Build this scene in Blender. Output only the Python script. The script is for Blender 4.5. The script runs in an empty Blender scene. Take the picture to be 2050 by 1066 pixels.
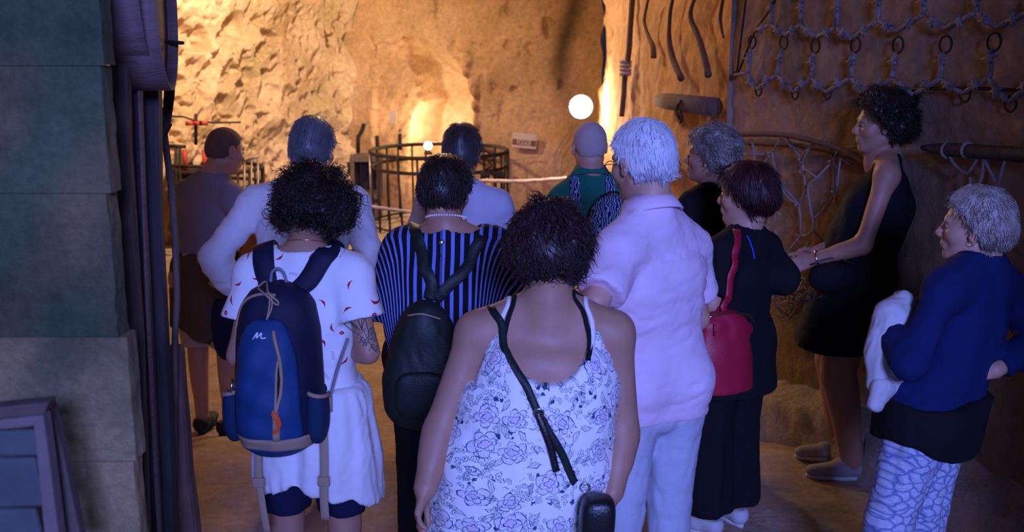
import bpy, math, random
import numpy as np
from mathutils import Vector
from mathutils.bvhtree import BVHTree
random.seed(3); RNG = np.random.default_rng(7)
SC = bpy.context.scene
COL = SC.collection
PI = math.pi
# ------------------------------------------------------------------ camera
CAMZ = 2.0; PITCH = math.radians(12.5); FPX = 2100.0
cam_d = bpy.data.cameras.new('camera'); cam = bpy.data.objects.new('camera', cam_d); COL.objects.link(cam)
cam.location = (0, 0, CAMZ); cam.rotation_euler = (PI/2 - PITCH, 0, 0)
cam_d.sensor_width = 36.0; cam_d.lens = 36.0*FPX/2050.0; cam_d.clip_start = .05
cam_d.dof.use_dof = True; cam_d.dof.focus_distance = 3.6; cam_d.dof.aperture_fstop = 4.0
SC.camera = cam
SC.view_settings.view_transform = 'Standard'; SC.view_settings.look = 'None'
SC.view_settings.gamma = 1.0; SC.view_settings.use_curve_mapping = False
SC.view_settings.exposure = 0.0
# ------------------------------------------------------------------ world and lights
w = bpy.data.worlds.new('world'); SC.world = w; w.use_nodes = True
w.node_tree.nodes['Background'].inputs[0].default_value = (.09, .13, .38, 1)
w.node_tree.nodes['Background'].inputs[1].default_value = .52

def look_rot(frm, to):
    return (Vector(to) - Vector(frm)).to_track_quat('-Z', 'Y').to_euler()
def area(name, loc, to, size, sizey, power, col, spread=180):
    l = bpy.data.lights.new(name, 'AREA'); l.shape = 'RECTANGLE'; l.size = size; l.size_y = sizey
    l.energy = power; l.color = col; l.spread = math.radians(spread)
    o = bpy.data.objects.new(name, l); COL.objects.link(o); o.location = loc; o.rotation_euler = look_rot(loc, to); return o
def spot(name, loc, to, power, col, ang, blend=.6, rad=.05):
    l = bpy.data.lights.new(name, 'SPOT'); l.energy = power; l.color = col; l.spot_size = math.radians(ang)
    l.spot_blend = blend; l.shadow_soft_size = rad
    o = bpy.data.objects.new(name, l); COL.objects.link(o); o.location = loc; o.rotation_euler = look_rot(loc, to); return o
def point(name, loc, power, col, rad=.05):
    l = bpy.data.lights.new(name, 'POINT'); l.energy = power; l.color = col; l.shadow_soft_size = rad
    o = bpy.data.objects.new(name, l); COL.objects.link(o); o.location = loc; return o
# daylight that falls through the doorway behind the photographer
area('doorway_daylight', (.92, -4.6, 3.7), (.15, 3.6, 1.0), 1.5, 1.0, 88, (.235, .295, 1.0), 58)
# the cave's own warm lamps
WARM = (1.0, .78, .57)
spot('lamp_on_left_wall', (-2.3, 9.6, 3.0), (-3.0, 12.0, 1.6), 500, WARM, 130, .8, .06)
point('lamp_over_pits', (-.6, 8.6, 2.9), 125, WARM, .15)
point('lamp_in_niche', (-1.0, 13.02, .80), 36, (1, .80, .56), .04)
point('lamp_right_passage', (-.5, 6.9, 2.85), 26, (1.0, .48, .20), .15)

# ------------------------------------------------------------------ maths helpers
cp, sp = math.cos(PITCH), math.sin(PITCH)
def ray(px, py):
    x = (px-1025)/FPX; y = (533-py)/FPX
    return np.array([x, cp + y*sp, -sp + y*cp])
def at(px, py, D):
    r = ray(px, py); return np.array([0, 0, CAMZ]) + r*(D/r[1])
def atz(px, D, z):
    """point seen in column px, at forward distance D and height z"""
    d = D*cp + (CAMZ-z)*sp
    return np.array([(px-1025)/FPX*d, D, z])
def hit(px, py, A, B):
    """pixel ray meets the vertical plane through plan points A, B"""
    r = ray(px, py); A = np.array(A, float); B = np.array(B, float)
    t = B-A; n = np.array([-t[1], t[0]])
    k = (A@n)/(r[:2]@n)
    return np.array([0, 0, CAMZ]) + r*k
def nrm(v):
    v = np.asarray(v, float); return v/(np.linalg.norm(v)+1e-9)
def snoise(P, freq, seed=0, n=10, aniso=(1, 1, 1)):
    r = np.random.default_rng(seed); out = 0
    for i in range(n):
        k = r.normal(size=3); k = k/np.linalg.norm(k)*freq*5*r.uniform(.6, 1.7)*np.array(aniso)
        out = out + np.sin(P @ k + r.uniform(0, 6.28))
    return out/n*1.6
def floorz(x, y):
    x = np.asarray(x, float); y = np.asarray(y, float)
    t = np.clip((y-4.7)/1.2, 0, 1); t = t*t*(3-2*t)
    return -.26*t + .06*np.clip((y-7)/3, 0, 1)

# ------------------------------------------------------------------ materials
def newmat(name):
    m = bpy.data.materials.new(name); m.use_nodes = True
    nt = m.node_tree; return m, nt, nt.nodes['Principled BSDF']
def nd(nt, t, **kw):
    n = nt.nodes.new(t)
    for k, v in kw.items():
        if k.startswith('i_'): n.inputs[k[2:].replace('_', ' ')].default_value = v
        elif k.startswith('n_'): n.inputs[int(k[2:])].default_value = v
        else: setattr(n, k, v)
    return n
def L(nt, a, b): nt.links.new(a, b)
def M(nt, op, a, b=None, c=None):
    n = nt.nodes.new('ShaderNodeMath'); n.operation = op
    for i, v in enumerate((a, b, c)):
        if v is None: continue
        if isinstance(v, (int, float)): n.inputs[i].default_value = v
        else: nt.links.new(v, n.inputs[i])
    return n.outputs[0]
def mixc(nt, fac, a, b):
    n = nt.nodes.new('ShaderNodeMix'); n.data_type = 'RGBA'
    for s, v in ((n.inputs[0], fac), (n.inputs[6], a), (n.inputs[7], b)):
        if isinstance(v, (int, float)): s.default_value = v
        elif isinstance(v, tuple): s.default_value = (*v[:3], 1)
        else: nt.links.new(v, s)
    return n.outputs[2]
def pmat(name, col, rough=.8, metal=0, var=.15, vscale=8, bump=.1, bscale=60, sheen=0, col2=None, attr=None, spec=.3, stretch=None, sss=0):
    m, nt, b = newmat(name)
    tc = nd(nt, 'ShaderNodeTexCoord').outputs['Object']
    if stretch:
        mp = nd(nt, 'ShaderNodeMapping'); mp.inputs['Scale'].default_value = stretch; L(nt, tc, mp.inputs[0]); tc = mp.outputs[0]
    n1 = nd(nt, 'ShaderNodeTexNoise', i_Scale=vscale, i_Detail=6.0); L(nt, tc, n1.inputs['Vector'])
    c2 = col2 or tuple(c*(1-var*2.2) for c in col)
    rmp = nd(nt, 'ShaderNodeMapRange'); rmp.inputs[1].default_value = .35; rmp.inputs[2].default_value = .68
    L(nt, n1.outputs[0], rmp.inputs[0])
    c = mixc(nt, rmp.outputs[0], col, c2)
    if attr:
        a = nd(nt, 'ShaderNodeAttribute', attribute_name=attr)
        mm = nt.nodes.new('ShaderNodeMix'); mm.data_type = 'RGBA'; mm.blend_type = 'MULTIPLY'; mm.inputs[0].default_value = 1
        L(nt, c, mm.inputs[6]); L(nt, a.outputs['Color'], mm.inputs[7]); c = mm.outputs[2]
    L(nt, c, b.inputs['Base Color'])
    b.inputs['Roughness'].default_value = rough; b.inputs['Metallic'].default_value = metal
    b.inputs['Specular IOR Level'].default_value = spec
    b.inputs['Sheen Weight'].default_value = sheen
    if sss:
        b.inputs['Subsurface Weight'].default_value = sss; b.inputs['Subsurface Radius'].default_value = (.02, .008, .004); b.inputs['Subsurface Scale'].default_value = .5
    if bump:
        n2 = nd(nt, 'ShaderNodeTexNoise', i_Scale=bscale, i_Detail=5.0); L(nt, tc, n2.inputs['Vector'])
        bp = nd(nt, 'ShaderNodeBump', i_Strength=min(1, bump*3), i_Distance=.004); L(nt, n2.outputs[0], bp.inputs['Height']); L(nt, bp.outputs[0], b.inputs['Normal'])
    return m
def emat(name, col, strength):
    m, nt, b = newmat(name); b.inputs['Base Color'].default_value = (*col, 1)
    b.inputs['Emission Color'].default_value = (*col, 1); b.inputs['Emission Strength'].default_value = strength; return m
def stonemat(name, col, col2, sc=2.0, bump=.6, attr='tint', pits=0.0):
    m, nt, b = newmat(name)
    tc = nd(nt, 'ShaderNodeTexCoord').outputs['Object']
    n1 = nd(nt, 'ShaderNodeTexNoise', i_Scale=sc, i_Detail=10.0, i_Roughness=.65); L(nt, tc, n1.inputs['Vector'])
    r = nd(nt, 'ShaderNodeMapRange'); r.inputs[1].default_value = .38; r.inputs[2].default_value = .64; L(nt, n1.outputs[0], r.inputs[0])
    c = mixc(nt, r.outputs[0], col, col2)
    n2 = nd(nt, 'ShaderNodeTexNoise', i_Scale=sc*14, i_Detail=8.0, i_Roughness=.7); L(nt, tc, n2.inputs['Vector'])
    r2 = nd(nt, 'ShaderNodeMapRange'); r2.inputs[1].default_value = .3; r2.inputs[2].default_value = .75; r2.inputs[3].default_value = .72; r2.inputs[4].default_value = 1.2
    L(nt, n2.outputs[0], r2.inputs[0])
    mm = nt.nodes.new('ShaderNodeVectorMath'); mm.operation = 'SCALE'; L(nt, c, mm.inputs[0]); L(nt, r2.outputs[0], mm.inputs['Scale']); c = mm.outputs[0]
    a = nd(nt, 'ShaderNodeAttribute', attribute_name=attr)
    mv = nt.nodes.new('ShaderNodeVectorMath'); mv.operation = 'MULTIPLY'; L(nt, c, mv.inputs[0]); L(nt, a.outputs['Color'], mv.inputs[1]); c = mv.outputs[0]
    h = n2.outputs[0]
    if pits:
        v = nd(nt, 'ShaderNodeTexVoronoi', i_Scale=26.0); L(nt, tc, v.inputs['Vector'])
        v.inputs['Randomness'].default_value = 1
        pr = nd(nt, 'ShaderNodeMapRange'); pr.inputs[1].default_value = .12; pr.inputs[2].default_value = .26; L(nt, v.outputs['Distance'], pr.inputs[0])
        gate = nd(nt, 'ShaderNodeTexNoise', i_Scale=5.0); L(nt, tc, gate.inputs['Vector'])
        g2 = M(nt, 'GREATER_THAN', gate.outputs[0], .5)
        pf = M(nt, 'SUBTRACT', 1.0, M(nt, 'MULTIPLY', M(nt, 'SUBTRACT', 1.0, pr.outputs[0]), g2))
        h = M(nt, 'ADD', M(nt, 'MULTIPLY', h, .5), M(nt, 'MULTIPLY', pf, pits))
    L(nt, c, b.inputs['Base Color']); b.inputs['Roughness'].default_value = .95; b.inputs['Specular IOR Level'].default_value = .1
    bp = nd(nt, 'ShaderNodeBump', i_Strength=bump, i_Distance=.045); L(nt, h, bp.inputs['Height']); L(nt, bp.outputs[0], b.inputs['Normal'])
    return m

# ------------------------------------------------------------------ objects
def props(o, label=None, cat=None, group=None, kind=None):
    if label: o['label'] = label
    if cat: o['category'] = cat
    if group: o['group'] = group
    if kind: o['kind'] = kind
    return o
def thing(name, loc, label, cat, group=None):
    o = bpy.data.objects.new(name, None); COL.objects.link(o); o.location = tuple(float(v) for v in loc); o.empty_display_size = .1
    o['_loc'] = [float(v) for v in loc]
    return props(o, label, cat, group)
def origin(parent):
    p = np.zeros(3)
    while parent is not None:
        p = p + np.array(parent.location[:]); parent = parent.parent
    return p
def mesh_obj(name, V, F, mat, parent=None, smooth=True, color=None, loc=None):
    """V in world coordinates; stored relative to the parent chain's origin (or to loc)"""
    V = np.asarray(V, float).reshape(-1, 3)
    base = origin(parent) if parent is not None else (np.array(loc, float) if loc is not None else np.zeros(3))
    me = bpy.data.meshes.new(name)
    Vl = V-base
    if isinstance(F, np.ndarray):
        nf, k = F.shape
        me.vertices.add(len(Vl)); me.vertices.foreach_set('co', Vl.astype(np.float32).ravel())
        me.loops.add(nf*k); me.loops.foreach_set('vertex_index', F.astype(np.int32).ravel())
        me.polygons.add(nf); me.polygons.foreach_set('loop_start', (np.arange(nf)*k).astype(np.int32))
        me.update(calc_edges=True); me.validate()
    else:
        me.from_pydata([tuple(v) for v in Vl], [], [tuple(int(i) for i in f) for f in F])
    if smooth: me.polygons.foreach_set('use_smooth', np.ones(len(me.polygons), bool))
    if color is not None:
        ca = me.color_attributes.new('tint', 'FLOAT_COLOR', 'POINT')
        c4 = np.ones((len(Vl), 4), np.float32); c4[:, :3] = color; ca.data.foreach_set('color', c4.ravel())
    me.materials.append(mat); me.update()
    o = bpy.data.objects.new(name, me); COL.objects.link(o)
    if parent is not None: o.parent = parent
    elif loc is not None: o.location = tuple(float(v) for v in loc)
    return o
class MB:
    def __init__(s): s.V = []; s.F = []; s.n = 0
    def add(s, V, F):
        V = np.asarray(V, float); s.V.append(V); s.F += [tuple(i+s.n for i in f) for f in F]; s.n += len(V); return s
    def box(s, c, size, R=None):
        h = np.array(size)/2.0
        V = np.array([[x, y, z] for x in (-1, 1) for y in (-1, 1) for z in (-1, 1)])*h
        b = min(size)*.12
        if R is not None: V = V@np.asarray(R)       # rows of R = axes
        return s.add(V+np.asarray(c), [(0, 1, 3, 2), (4, 6, 7, 5), (0, 4, 5, 1), (2, 3, 7, 6), (0, 2, 6, 4), (1, 5, 7, 3)])
    def tube(s, pts, r, sides=8, cap=True, jit=0):
        P = np.asarray(pts, float); n = len(P); r = np.broadcast_to(np.asarray(r, float), (n,)) if np.ndim(r) else np.full(n, float(r))
        T = np.gradient(P, axis=0); T /= np.linalg.norm(T, axis=1)[:, None]+1e-9
        u = np.cross(T[0], [0, 0, 1.0]);
        if np.linalg.norm(u) < .1: u = np.cross(T[0], [1.0, 0, 0])
        V = []
        for i in range(n):
            u = u-T[i]*(u@T[i]); u /= np.linalg.norm(u)+1e-9; v = np.cross(T[i], u)
            for k in range(sides):
                a = 2*PI*k/sides; rr = r[i]*(1+jit*math.sin(3*k+i*1.7))
                V.append(P[i]+rr*(math.cos(a)*u+math.sin(a)*v))
        F = []
        for i in range(n-1):
            for k in range(sides):
                k2 = (k+1) % sides; F.append((i*sides+k, i*sides+k2, (i+1)*sides+k2, (i+1)*sides+k))
        if cap:
            F.append(tuple(range(sides))[::-1]); F.append(tuple((n-1)*sides+k for k in range(sides)))
        return s.add(V, F)
    def ring(s, c, ax, R, r, n=24, sides=8, ry=None):
        ax = nrm(ax); u = np.cross(ax, [0, 0, 1.0])
        if np.linalg.norm(u) < .1: u = np.cross(ax, [1.0, 0, 0])
        u = nrm(u); v = np.cross(ax, u); ry = ry or R
        P = [np.asarray(c)+R*math.cos(2*PI*i/n)*u+ry*math.sin(2*PI*i/n)*v for i in range(n)]
        V = []; F = []
        for i in range(n):
            a = 2*PI*i/n; d = nrm(math.cos(a)*u+math.sin(a)*v)
            for k in range(sides):
                b = 2*PI*k/sides; V.append(P[i]+r*(math.cos(b)*d+math.sin(b)*ax))
        for i in range(n):
            j = (i+1) % n
            for k in range(sides):
                k2 = (k+1) % sides; F.append((i*sides+k, j*sides+k, j*sides+k2, i*sides+k2))
        return s.add(V, F)
    def lathe(s, c, prof, n=24, ax=(0, 0, 1)):
        ax = nrm(ax); u = np.cross(ax, [0, 1.0, 0]);
        if np.linalg.norm(u) < .1: u = np.cross(ax, [1.0, 0, 0])
        u = nrm(u); v = np.cross(ax, u); V = []; F = []
        for (r, h) in prof:
            for k in range(n):
                a = 2*PI*k/n; V.append(np.asarray(c)+ax*h+r*(math.cos(a)*u+math.sin(a)*v))
        for i in range(len(prof)-1):
            for k in range(n):
                k2 = (k+1) % n; F.append((i*n+k, i*n+k2, (i+1)*n+k2, (i+1)*n+k))
        F.append(tuple(range(n))[::-1]); F.append(tuple((len(prof)-1)*n+k for k in range(n)))
        return s.add(V, F)
    def build(s, name, mat, parent=None, smooth=True, loc=None):
        return mesh_obj(name, np.concatenate(s.V), s.F, mat, parent, smooth, None, loc)
def bevel(o, wd=.005, seg=2):
    m = o.modifiers.new('bevel', 'BEVEL'); m.width = wd; m.segments = seg; m.limit_method = 'ANGLE'; return o
def spline(P, n=24):
    """Catmull-Rom through the points"""
    P = np.asarray(P, float); k = len(P)
    if k < 3: return np.array([P[0]+(P[-1]-P[0])*t for t in np.linspace(0, 1, n)])
    Q = np.vstack([2*P[0]-P[1], P, 2*P[-1]-P[-2]]); out = []
    for t in np.linspace(0, k-1-1e-6, n):
        i = int(t); f = t-i; a, b, c, d = Q[i:i+4]
        out.append(.5*((2*b)+(-a+c)*f+(2*a-5*b+4*c-d)*f*f+(-a+3*b-3*c+d)*f**3))
    return np.array(out)
# ------------------------------------------------------------------ the cave
m_cave = stonemat('tufa_rock', (.60, .43, .27), (.42, .28, .15), 1.4, .55, pits=1.6)
m_caveR = stonemat('tufa_rock_smooth', (.47, .33, .20), (.34, .22, .12), 1.6, .35)
m_plaster = stonemat('old_plaster', (.38, .29, .215), (.25, .195, .155), 1.9, .4)
m_floor = stonemat('trodden_earth', (.50, .37, .27), (.32, .24, .18), 1.5, .45)
m_block = stonemat('mossy_sandstone', (.42, .34, .20), (.22, .20, .12), 3.2, .6)

def wall(name, A, B, z0, z1, res, fn, mat, tintfn=None, n_side=-1):
    A = np.array(A, float); B = np.array(B, float); Ln = np.linalg.norm(B-A); t = (B-A)/Ln
    nrmv = np.array([t[1], -t[0]])*(-n_side)
    if nrmv @ (-(A+B)/2) < 0: nrmv = -nrmv
    ns = int(Ln/res)+1; nz = int((z1-z0)/res)+1
    S, Z = np.meshgrid(np.linspace(0, Ln, ns), np.linspace(z0, z1, nz), indexing='ij')
    d = fn(S, Z)
    X = A[0]+t[0]*S+nrmv[0]*d; Y = A[1]+t[1]*S+nrmv[1]*d
    V = np.stack([X, Y, Z], -1).reshape(-1, 3)
    idx = np.arange(ns*nz).reshape(ns, nz)
    F = np.stack([idx[:-1, :-1], idx[1:, :-1], idx[1:, 1:], idx[:-1, 1:]], -1).reshape(-1, 4)
    tint = np.ones((len(V), 3)) if tintfn is None else tintfn(S.ravel(), Z.ravel(), d.ravel())
    o = mesh_obj(name, V, F, mat, color=tint); o['kind'] = 'structure'
    # which way round do faces point
    return o
def sz(px, py, A, B):
    p = hit(px, py, A, B); return np.linalg.norm(p[:2]-np.array(A)), p[2]
def P3(S, Z, seed): return np.stack([S, Z, np.full_like(S, seed)], -1)
def pits(S, Z, lst):
    d = 0*S
    for (s, z, r, dep, ax, ang) in lst:
        ds = S-s; dz = Z-z; c, sn = math.cos(ang), math.sin(ang)
        u = (ds*c+dz*sn)/r; v = (-ds*sn+dz*c)/(r*ax); q = u*u+v*v
        q = q*(1+.25*np.sin(3*np.arctan2(v, u)+s*9))
        d -= dep*np.clip(1-q, 0, 1)**.5*(q < 1)
    return d
# --- wall_left : the bright pocked rock face
LA, LB = (-4.6, 9.6), (-2.02, 13.3)
hl = []
for (px, py, r, dep, ax, an) in [(370, 62, 19, .16, .7, 0), (404, 82, 20, .13, .8, .5), (477, 52, 22, .14, .9, -.4), (455, 72, 20, .09, .5, .8), (548, 78, 14, .14, .9, 0), (528, 100, 10, .08, 1.4, 0),
        (657, 81, 14, .18, .9, 0), (440, 106, 14, .06, .5, .7), (430, 132, 22, .08, .5, .9), (492, 128, 15, .08, 1.1, 0), (458, 152, 14, .08, 1.6, -.4), (505, 157, 16, .12, .8, .3), (490, 166, 16, .08, .6, .1),
        (538, 150, 9, .13, 1.1, 0), (534, 178, 10, .07, 2.4, -.5), (551, 186, 7, .06, 2, 0), (443, 212, 10, .07, 1.6, .2), (404, 195, 10, .06, 1, 0), (350, 170, 22, .07, .7, 0), (390, 130, 8, .05, 1, 0), (416, 100, 8, .05, 1.2, 0),
        (575, 188, 14, .05, .9, .4), (620, 150, 8, .03, 1, 0), (600, 165, 5, .05, 1, 0), (430, 240, 6, .05, 1, 0), (452, 238, 5, .05, 1, 0), (549, 116, 5, .07, 1, 0), (340, 40, 12, .06, .8, 0), (580, 20, 10, .04, .7, 0),
        (500, 20, 6, .05, 2.5, 0), (440, 20, 5, .05, 2.5, .2), (475, 5, 6, .06, 2.5, 0), (535, 30, 7, .05, .6, 0), (610, 200, 6, .05, 1, 0), (580, 230, 9, .04, 1, 0), (640, 190, 7, .03, 1, 0), (500, 215, 8, .05, 1.4, 0), (360, 110, 10, .06, 1.2, 0)]:
    s, z = sz(px, py, LA, LB); hl.append((s, z, r/2100*11.5*1.45, dep*1.6, ax, an))
for i in range(1100):
    s = RNG.uniform(0, 4.5); z = RNG.uniform(.2, 3.0); r = .015+.045*RNG.uniform()**2.5
    hl.append((s, z, r, r*1.6, RNG.uniform(.6, 2.2), RNG.uniform(-.8, .8)))
def fL(S, Z):
    p = P3(S, Z, 1.)
    return .10*snoise(p, 2.2, 1)+.009*snoise(p, 7, 2, 14)+.009*snoise(p, 16, 3, 20)+pits(S, Z, hl)+.12*np.clip((S-4.25)/.3, 0, 1)
def tL(S, Z, d):
    p = P3(S, Z, 5.); g = np.clip(snoise(p, 1.8, 9)*1.3-.35, 0, 1)[:, None]*.5
    return (1-g)*np.array([1.25, 1.22, 1.18])+g*np.array([.72, .86, .48])
wall('wall_left', LA, LB, -.5, 3.3, .015, fL, m_cave, tL)
# --- wall_back with the niche
BA, BB = (-2.05, 13.25), (1.45, 12.484)
e_pts = [sz(*p, BA, BB) for p in [(742, 100), (752, 84), (775, 88), (800, 72), (835, 66), (870, 88), (905, 118), (925, 150), (943, 190), (946, 250), (940, 300), (935, 460)]]
i_pts = [sz(*p, BA, BB) for p in [(800, 75), (812, 120), (826, 170), (838, 205), (822, 240), (815, 300), (812, 460)]]
eS = np.array([e[0] for e in e_pts]); eZ = np.array([e[1] for e in e_pts])
iS = np.array([e[0] for e in i_pts])[::-1]; iZ = np.array([e[1] for e in i_pts])[::-1]
hb = []
for (px, py, r, dep, ax, an) in [(1097, 55, 12, .12, 1.6, .1), (1018, 90, 9, .06, 1, 0), (1060, 95, 8, .06, 1.2, 0), (1026, 180, 6, .08, 1.1, 0), (1069, 172, 8, .04, 1.2, 0), (1122, 170, 5, .08, 2, 0), (1020, 15, 9, .05, 1.6, 0), (1000, 232, 6, .06, 1.8, 0),
        (988, 235, 4, .05, 1.2, 0), (1012, 25, 12, .04, .8, 0), (876, 0, 8, .08, 4, 0), (960, 190, 6, .07, 7, -.05), (964, 92, 4, .05, 1, 0), (868, 214, 4, .05, 1, 0), (905, 100, 9, .06, 2.4, -.5), (742, 95, 5, .07, 4, 0), (741, 150, 4, .05, 6, 0), (740, 200, 3, .04, 6, 0), (988, 178, 8, .04, 1.5, 0), (1008, 210, 8, .03, 2, 0)]:
    s, z = sz(px, py, BA, BB); hb.append((s, z, r/2100*13*1.1, dep, ax, an))
for i in range(330):
    s = RNG.uniform(0, 3.2); z = RNG.uniform(-.1, 3.0); r = RNG.uniform(.008, .02)
    hb.append((s, z, r, r*1.8, RNG.uniform(.6, 2), RNG.uniform(-.8, .8)))
def fB(S, Z):
    p = P3(S, Z, 2.); d = .06*snoise(p, 1.2, 11)+.012*snoise(p, 6, 12, 14)+.005*snoise(p, 15, 13, 20)
    wob = .03*snoise(p, 2.6, 14)+.012*snoise(p, 7, 15)
    top = np.interp(S+wob, eS[:9], eZ[:9], left=-9, right=-9)
    sl = eS[0]+0*S; sr = np.interp(Z, eZ[::-1][:5], eS[::-1][:5])
    inside = (Z+wob < top) & (S > sl) & (S+wob < sr)
    inner_l = np.interp(Z, iZ, iS)+wob
    inner = inside & (S > inner_l)
    t2 = np.clip((S-inner_l)/.16, 0, 1); t3 = np.clip((sr-S)/.25, 0, 1); t4 = np.clip((top-Z)/.35, 0, 1)
    d = d-np.where(inner, .12+.75*t2**.6*(.35+.65*t3**.7)*(.3+.7*t4), 0)-np.where(inside & ~inner, .10+.05*np.clip((top-Z)/.5, 0, 1), 0)
    d = d+.09*np.exp(-((S-sr-.05)/.06)**2)*(Z < 1.8)*(1+snoise(p, 9, 17))
    d = d+pits(S, Z, hb)
    return d
def tB(S, Z, d):
    p = P3(S, Z, 5.); g = np.clip(snoise(p, 2.2, 19)*1.3-.5, 0, 1)[:, None]*.5
    t = (1-g)*np.array([1.12, .95, .80])+g*np.array([.62, .58, .40])
    # soot beside the crack
    k = np.exp(-((S-(2.78+.10*np.sin(Z*3)))/.14)**2)*np.clip((Z-1.1)/.5, 0, 1)
    t = np.where((d < -.30)[:, None], np.array([1.25, 1.22, 1.15]), t)  # niche depths tinted paler: lamplight put into the rock colour
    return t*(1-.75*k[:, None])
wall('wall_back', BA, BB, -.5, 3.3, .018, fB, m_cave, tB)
# --- wall_right : from the crack to the front
RA, RB = (.74, 9.6), (1.31, 5.9)
cs, cz = [], []
Lr = math.hypot(RB[0]-RA[0], RB[1]-RA[1])
def fR(S, Z):
    p = P3(S, Z, 3.)
    edge = np.clip((.35+.25*np.sin(Z*4.0)+.16*snoise(p, 7, 21)-S)/.35, 0, 1)
    return .035*snoise(p, 1.8, 22)+.012*snoise(p, 8, 23, 14)+.005*snoise(p, 26, 24, 20)-.10*edge**.8*(Z > .9)
def tR(S, Z, d):
    p = P3(S, Z, 5.); g = np.clip(snoise(p, 1.6, 29)*1.3-.4, 0, 1)[:, None]*.45
    return (1-g)*np.array([1.15, .96, .80])+g*np.array([.75, .66, .52])
wall('wall_right', RA, RB, -.5, 3.3, .03, fR, m_caveR, tR)
GA, GB = (1.225, 5.9), (2.75, 1.5)
def fG(S, Z):
    p = P3(S, Z, 4.)
    return .022*snoise(p, 2.0, 31)+.008*snoise(p, 9, 32, 14)+.004*snoise(p, 28, 34, 20)
def tG(S, Z, d):
    p = P3(S, Z, 5.); g = np.clip(snoise(p, 1.7, 39)*1.3-.2, 0, 1)[:, None]*.55
    t = (1-g)*np.array([1.1, .98, .85])+g*np.array([.6, .60, .52])
    low_tone = np.clip((1.25-Z)/.4+.5*snoise(p, 3, 41), 0, 1)[:, None]  # darker and slightly greener towards the bottom, broken up by noise
    t = t*(1-.25*low_tone)+np.array([.03, .06, .04])*low_tone
    k = (((S > 2.55) & (S < 2.82) & (Z < 1.93+.03*snoise(p, 7, 5)) & (Z > 1.72)) | ((S > 1.0) & (S < 2.1) & (Z < 1.05) & (snoise(p, 4, 47) > 0)))[:, None]
    return np.where(k, t*1.0+.12, t)
wall('wall_right', GA, GB, -.5, 3.3, .022, fG, m_plaster, tG)
# return face between the two parts, and left side wall of the passage behind the pillar
wall('wall_right', (1.20, 5.9), (1.40, 5.95), -.5, 3.3, .05, lambda S, Z: 0*S, m_plaster)
wall('wall_right', (.82, 9.75), (1.60, 12.75), -.5, 3.3, .06, lambda S, Z: .03*snoise(P3(S, Z, 6.), 4, 51), m_cave)
wall('wall_left', (-1.75, 2.3), (-4.7, 9.7), -.5, 3.3, .06, lambda S, Z: .05*snoise(P3(S, Z, 7.), 3, 52), m_caveR)
# --- floor
xs = np.linspace(-5.2, 3.4, 150); ys = np.linspace(-2.6, 14, 280)
X, Y = np.meshgrid(xs, ys, indexing='ij')
p = np.stack([X, Y, 0*X], -1)
Z = floorz(X, Y)+.012*snoise(p, 3, 61)+.006*snoise(p, 11, 62, 14)
idx = np.arange(X.size).reshape(X.shape)
F = np.stack([idx[:-1, :-1], idx[1:, :-1], idx[1:, 1:], idx[:-1, 1:]], -1).reshape(-1, 4)
g = np.clip(snoise(p, 1.4, 63)-.2, 0, 1).reshape(-1, 1)*.5
mesh_obj('floor', np.stack([X, Y, Z], -1).reshape(-1, 3), F, m_floor, color=(1-g)*np.array([1, 1, 1.])+g*np.array([1.35, 1.2, 1.0]))['kind'] = 'structure'
# --- ceiling (rough vault)
xs = np.linspace(-5.2, 3.4, 60); ys = np.linspace(1.7, 14, 90)
X, Y = np.meshgrid(xs, ys, indexing='ij'); p = np.stack([X, Y, 0*X], -1)
Z = 3.25+.08*snoise(p, 2, 65)
idx = np.arange(X.size).reshape(X.shape)
F = np.stack([idx[:-1, :-1], idx[:-1, 1:], idx[1:, 1:], idx[1:, :-1]], -1).reshape(-1, 4)
mesh_obj('ceiling', np.stack([X, Y, Z], -1).reshape(-1, 3), F, m_caveR, color=np.ones((X.size, 3)))['kind'] = 'structure'
# --- sloping rock plinth along the right wall
t = nrm(np.array(GB)-np.array(GA)); nn = np.array([-t[1], t[0]]); nn = nn if nn@np.array([-1, -.3]) > 0 else -nn
ns = 130; V = []
prof = [(-.03, .30), (.03, .285), (.10, .26), (.17, .235), (.21, .19), (.235, .12), (.25, .05), (.27, -.05)]
for i in range(ns):
    s = -.15+4.6*i/(ns-1); b = np.array(GA)+t*s
    for j, (o, z) in enumerate(prof):
        q = np.array([s, z, j*.1]); k = .022*snoise(q[None], 6, 71)[0]+.01*snoise(q[None], 20, 72)[0]
        w_ = 1+1.2*math.exp(-((s-.2)/.45)**2)
        V.append([b[0]+nn[0]*(o*w_*.52+k), b[1]+nn[1]*(o*w_*.52+k), z+floorz(b[0], b[1])*.8+k*.8])
npf = len(prof); F = [(i*npf+j, (i+1)*npf+j, (i+1)*npf+j+1, i*npf+j+1) for i in range(ns-1) for j in range(npf-1)]
m_plinth = stonemat('pale_plinth_stone', (.56, .47, .38), (.34, .29, .25), 3.0, .6)
mesh_obj('trim_1', V, F, m_plinth, color=np.ones((len(V), 3)))['kind'] = 'structure'
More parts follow.
